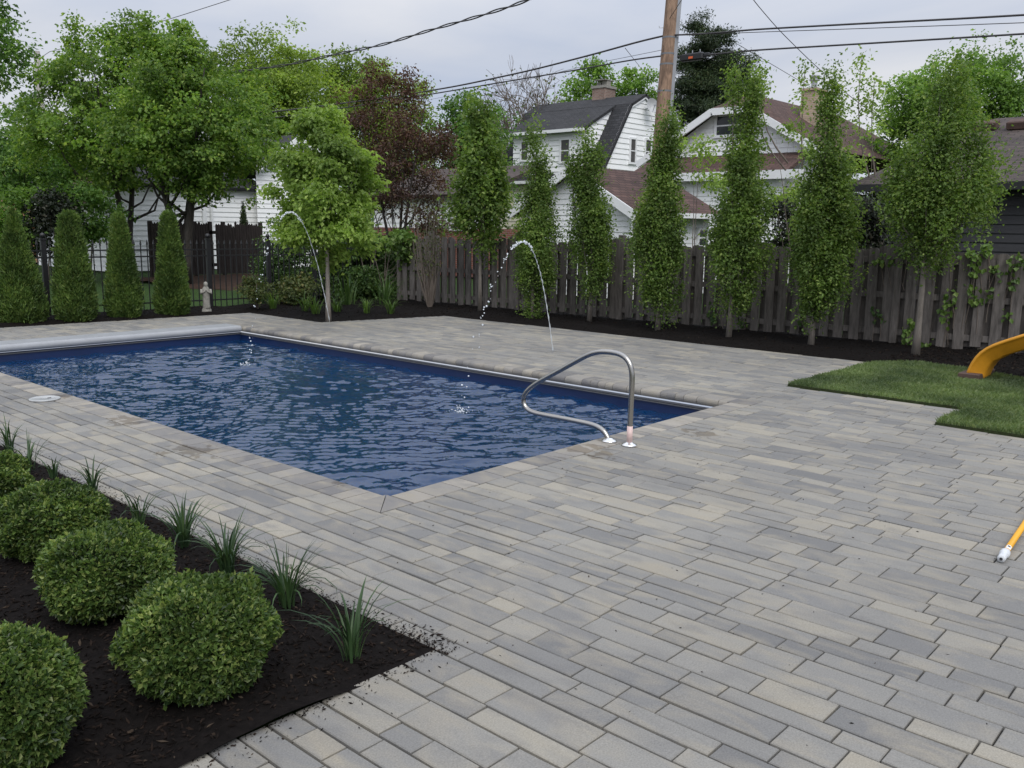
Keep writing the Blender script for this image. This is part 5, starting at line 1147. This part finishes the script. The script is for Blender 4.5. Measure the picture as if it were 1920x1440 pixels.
# slide
sx0, sx1 = 10.86, 11.30; t = thing('yellow_slide', 'scuffed yellow plastic slide with its foot on a brown board', 'slide', (11.1, 2.8, 0))
rim = [(2.86, .06), (2.84, .16), (2.79, .29), (2.72, .38), (2.60, .455), (2.40, .545), (2.1, .68), (1.7, .87), (1.2, 1.11), (.7, 1.36), (.45, 1.45), (.2, 1.47)]
rc = np.array(rim); s = np.r_[0, np.cumsum(np.linalg.norm(np.diff(rc, axis=0), axis=1))]; q = np.linspace(0, s[-1], 40); rc = np.stack([np.interp(q, s, rc[:, 0]), np.interp(q, s, rc[:, 1])], 1)
for _ in range(3): rc[1:-1] = rc[1:-1] * .5 + (rc[:-2] + rc[2:]) * .25
rows = []; rows2 = []
for i, (y, z) in enumerate(rc):
    tg = rc[min(i + 1, 39)] - rc[max(i - 1, 0)]; tg /= np.linalg.norm(tg); nn = np.array([-tg[1], tg[0]]); nn = -nn if nn[1] > 0 else nn
    if nn[0] > .95: nn = np.array([1, 0]) * 1.0
    dn = nn if nn[1] < 0 else -nn
    if i < 8: dn = np.array([-.75, -.35]) * (1 - i / 8) + dn * (i / 8); dn /= np.linalg.norm(dn)
    dep_ = .15 + .012 * (i % 5 == 0)
    wv = .02
    def pt(x, k): return (x, y + dn[0] * k, z + dn[1] * k)
    prof = [pt(sx0 - .022, .03), pt(sx0 - .02, .008), pt(sx0, 0), pt(sx0 + .02, .008), pt(sx0 + .028, .03), pt(sx0 + .045, dep_ * .9), pt(sx0 + .09, dep_), pt(sx1 - .09, dep_), pt(sx1 - .045, dep_ * .9), pt(sx1 - .028, .03), pt(sx1 - .02, .008), pt(sx1, 0), pt(sx1 + .02, .008), pt(sx1 + .022, .03)]
    back = [pt(sx1 + .012, .036), pt(sx1 - .012, .05), pt(sx1 - .03, dep_ + .005), pt(sx1 - .085, dep_ + .022), pt(sx0 + .085, dep_ + .022), pt(sx0 + .03, dep_ + .005), pt(sx0 + .012, .05), pt(sx0 - .012, .036)]
    rows.append(prof + back)
b = MB(); b.grid(rows, True, True); b.build('chute', M['slide'], t, True)
b = MB()
for yy, zz, l in ((2.84, .2, .02), (2.745, .362, .03), (2.55, .485, .05), (2.22, .638, .07), (2.12, .684, .03)): b.tube([(sx0 - .004, yy + l / 2, zz - l * .2 + .012), (sx0 - .004, yy - l / 2, zz + l * .25 + .010)], .005, 5)
b.build('scuff', M['scuff'], t)
b = MB(); b.box((11.08, 2.80, .05), .66, .22, .09, bev=.006); b.build('footing_board', M['board'], t)
for x in (sx0 + .03, sx1 - .03):
    b = MB(); b.tube([(x, .3, 0), (x, .3, 1.3)], .025, 10); b.build('leg', M['galv'], t)
# statue
P = G(388, 588); P[2] = .03; h = height(P, 528) - .03; t = thing('garden_statue', 'weathered stone statue of a robed, veiled woman beside the black fence', 'statue', P)
b = MB(); b.lathe(P, [(.088, 0), (.092, .02), (.082, .055), (.07, .075)], 14, 1, .8); b.build('base', M['stone'], t)
rows = []; s_ = h / .58
for z, rx, ry in ((.06, .085, .07), (.10, .080, .066), (.18, .072, .06), (.28, .072, .058), (.36, .080, .060), (.42, .082, .058), (.46, .070, .05), (.485, .042, .04), (.50, .036, .036), (.52, .042, .044), (.545, .042, .045), (.57, .030, .032), (.58, .004, .004)):
    rx *= .86; rows.append([P + np.array([rx * s_ * math.cos(q) * (1 + (.06 * math.sin(9 * q + z * 6) if z < .42 else 0)), ry * s_ * math.sin(q) * (1 + (.06 * math.sin(9 * q + z * 6) if z < .42 else 0)), z * s_]) for q in np.linspace(0, 6.283, 37)[:-1]])
b.v, b.f = [], []; b.grid(rows, True, True); b.build('robed_figure', M['stone'], t, True)
fd = unit(np.array([[-.45, -.9, 0]]))[0]; sdv = np.array([-fd[1], fd[0], 0]); b = MB()
b.lathe(P + fd * .022 + (0, 0, .515 * s_), [(.002, -.03), (.02, -.022), (.027, 0), (.025, .02), (.012, .033), (.001, .036)], 12); b.build('face', M['stone'], t, True)
b = MB()
for s in (-1, 1): b.tube([P + sdv * s * .075 + (0, 0, .43 * s_), P + sdv * s * .085 + fd * .03 + (0, 0, .36 * s_), P + sdv * s * .02 + fd * .075 + (0, 0, .40 * s_), P + sdv * s * .004 + fd * .07 + (0, 0, .44 * s_)], [.026, .024, .016, .008], 8)
b.build('folded_arms', M['stone'], t, True)

# ------------------------------------------------------------------ water jets
def jet(label, foot, apex_px, land, seed, n=300):
    r = np.random.default_rng(seed); foot = np.array([foot[0], foot[1], .01]); t = thing('water_jet', label, 'water jet', foot, 'deck jets arcing into the pool')
    # ballistic arc: apex height from the picture
    lo, hi = .05, .95
    d = land - foot
    best = min(((abs(proj(foot + d * u + (0, 0, h))[0] - apex_px[0]) + abs(proj(foot + d * u + (0, 0, h))[1] - apex_px[1]), u, h) for u in np.linspace(.2, .7, 60) for h in np.linspace(.7, 2.6, 90)))
    _, u0, H = best
    def arc(u):
        if u <= u0: z = H * (1 - ((u0 - u) / u0) ** 2)
        else: z = H - (H - land[2]) * ((u - u0) / (1 - u0)) ** 2
        return foot + d * np.array([u, u, 0]) + np.array([0, 0, z])
    b = MB(); us = np.linspace(0, u0 * .92, 60); b.tube([arc(u) + r.normal(0, .002, 3) for u in us], [(.0066 - .00003 * i) + .003 * math.sin(i * 1.7) for i in range(60)], 7); b.build('stream', M['drop'], t, True)
    V, Q = [], []; b = MB()
    ph = np.linspace(0, 1, n) ** .9
    for k in ph:
        u = u0 * .7 + (1 - u0 * .7) * k
        gapp = .25 if u < u0 + .22 * (1 - u0) else .90
        if r.random() < gapp - .15: continue
        p = arc(u) + r.normal(0, .008 + .03 * max(0, k - .4), 3); s = r.uniform(.004, .010) if u < u0 * 1.5 else r.uniform(.003, .011)
        b.lathe(p, [(.001, -s), (s * .7, -s * .7), (s, 0), (s * .75, s * .7), (.001, s)], 8)
    b.build('droplets', M['drop'], t, True)['kind'] = 'stuff'
    b = MB()
    for _ in range(60):
        a = r.random() * 6.28; q = abs(r.normal(0, .07)); hz = max(0, r.normal(.0, .025)); s = r.uniform(.002, .008)
        b.lathe(land + (q * math.cos(a), q * math.sin(a), hz + .004), [(.001, -s), (s * .8, -s * .5), (s, 0), (s * .75, s * .6), (.001, s)], 6)
    b.build('splash', M['drop'], t, True)['kind'] = 'stuff'
jet('taller water jet rising beside the thin-stemmed maple', G(618, 604), (545, 413), SPL[0], 901)
jet('lower water jet arcing over the open patio in front of the wooden fence', G(1037, 662), (980, 467), SPL[1], 902)
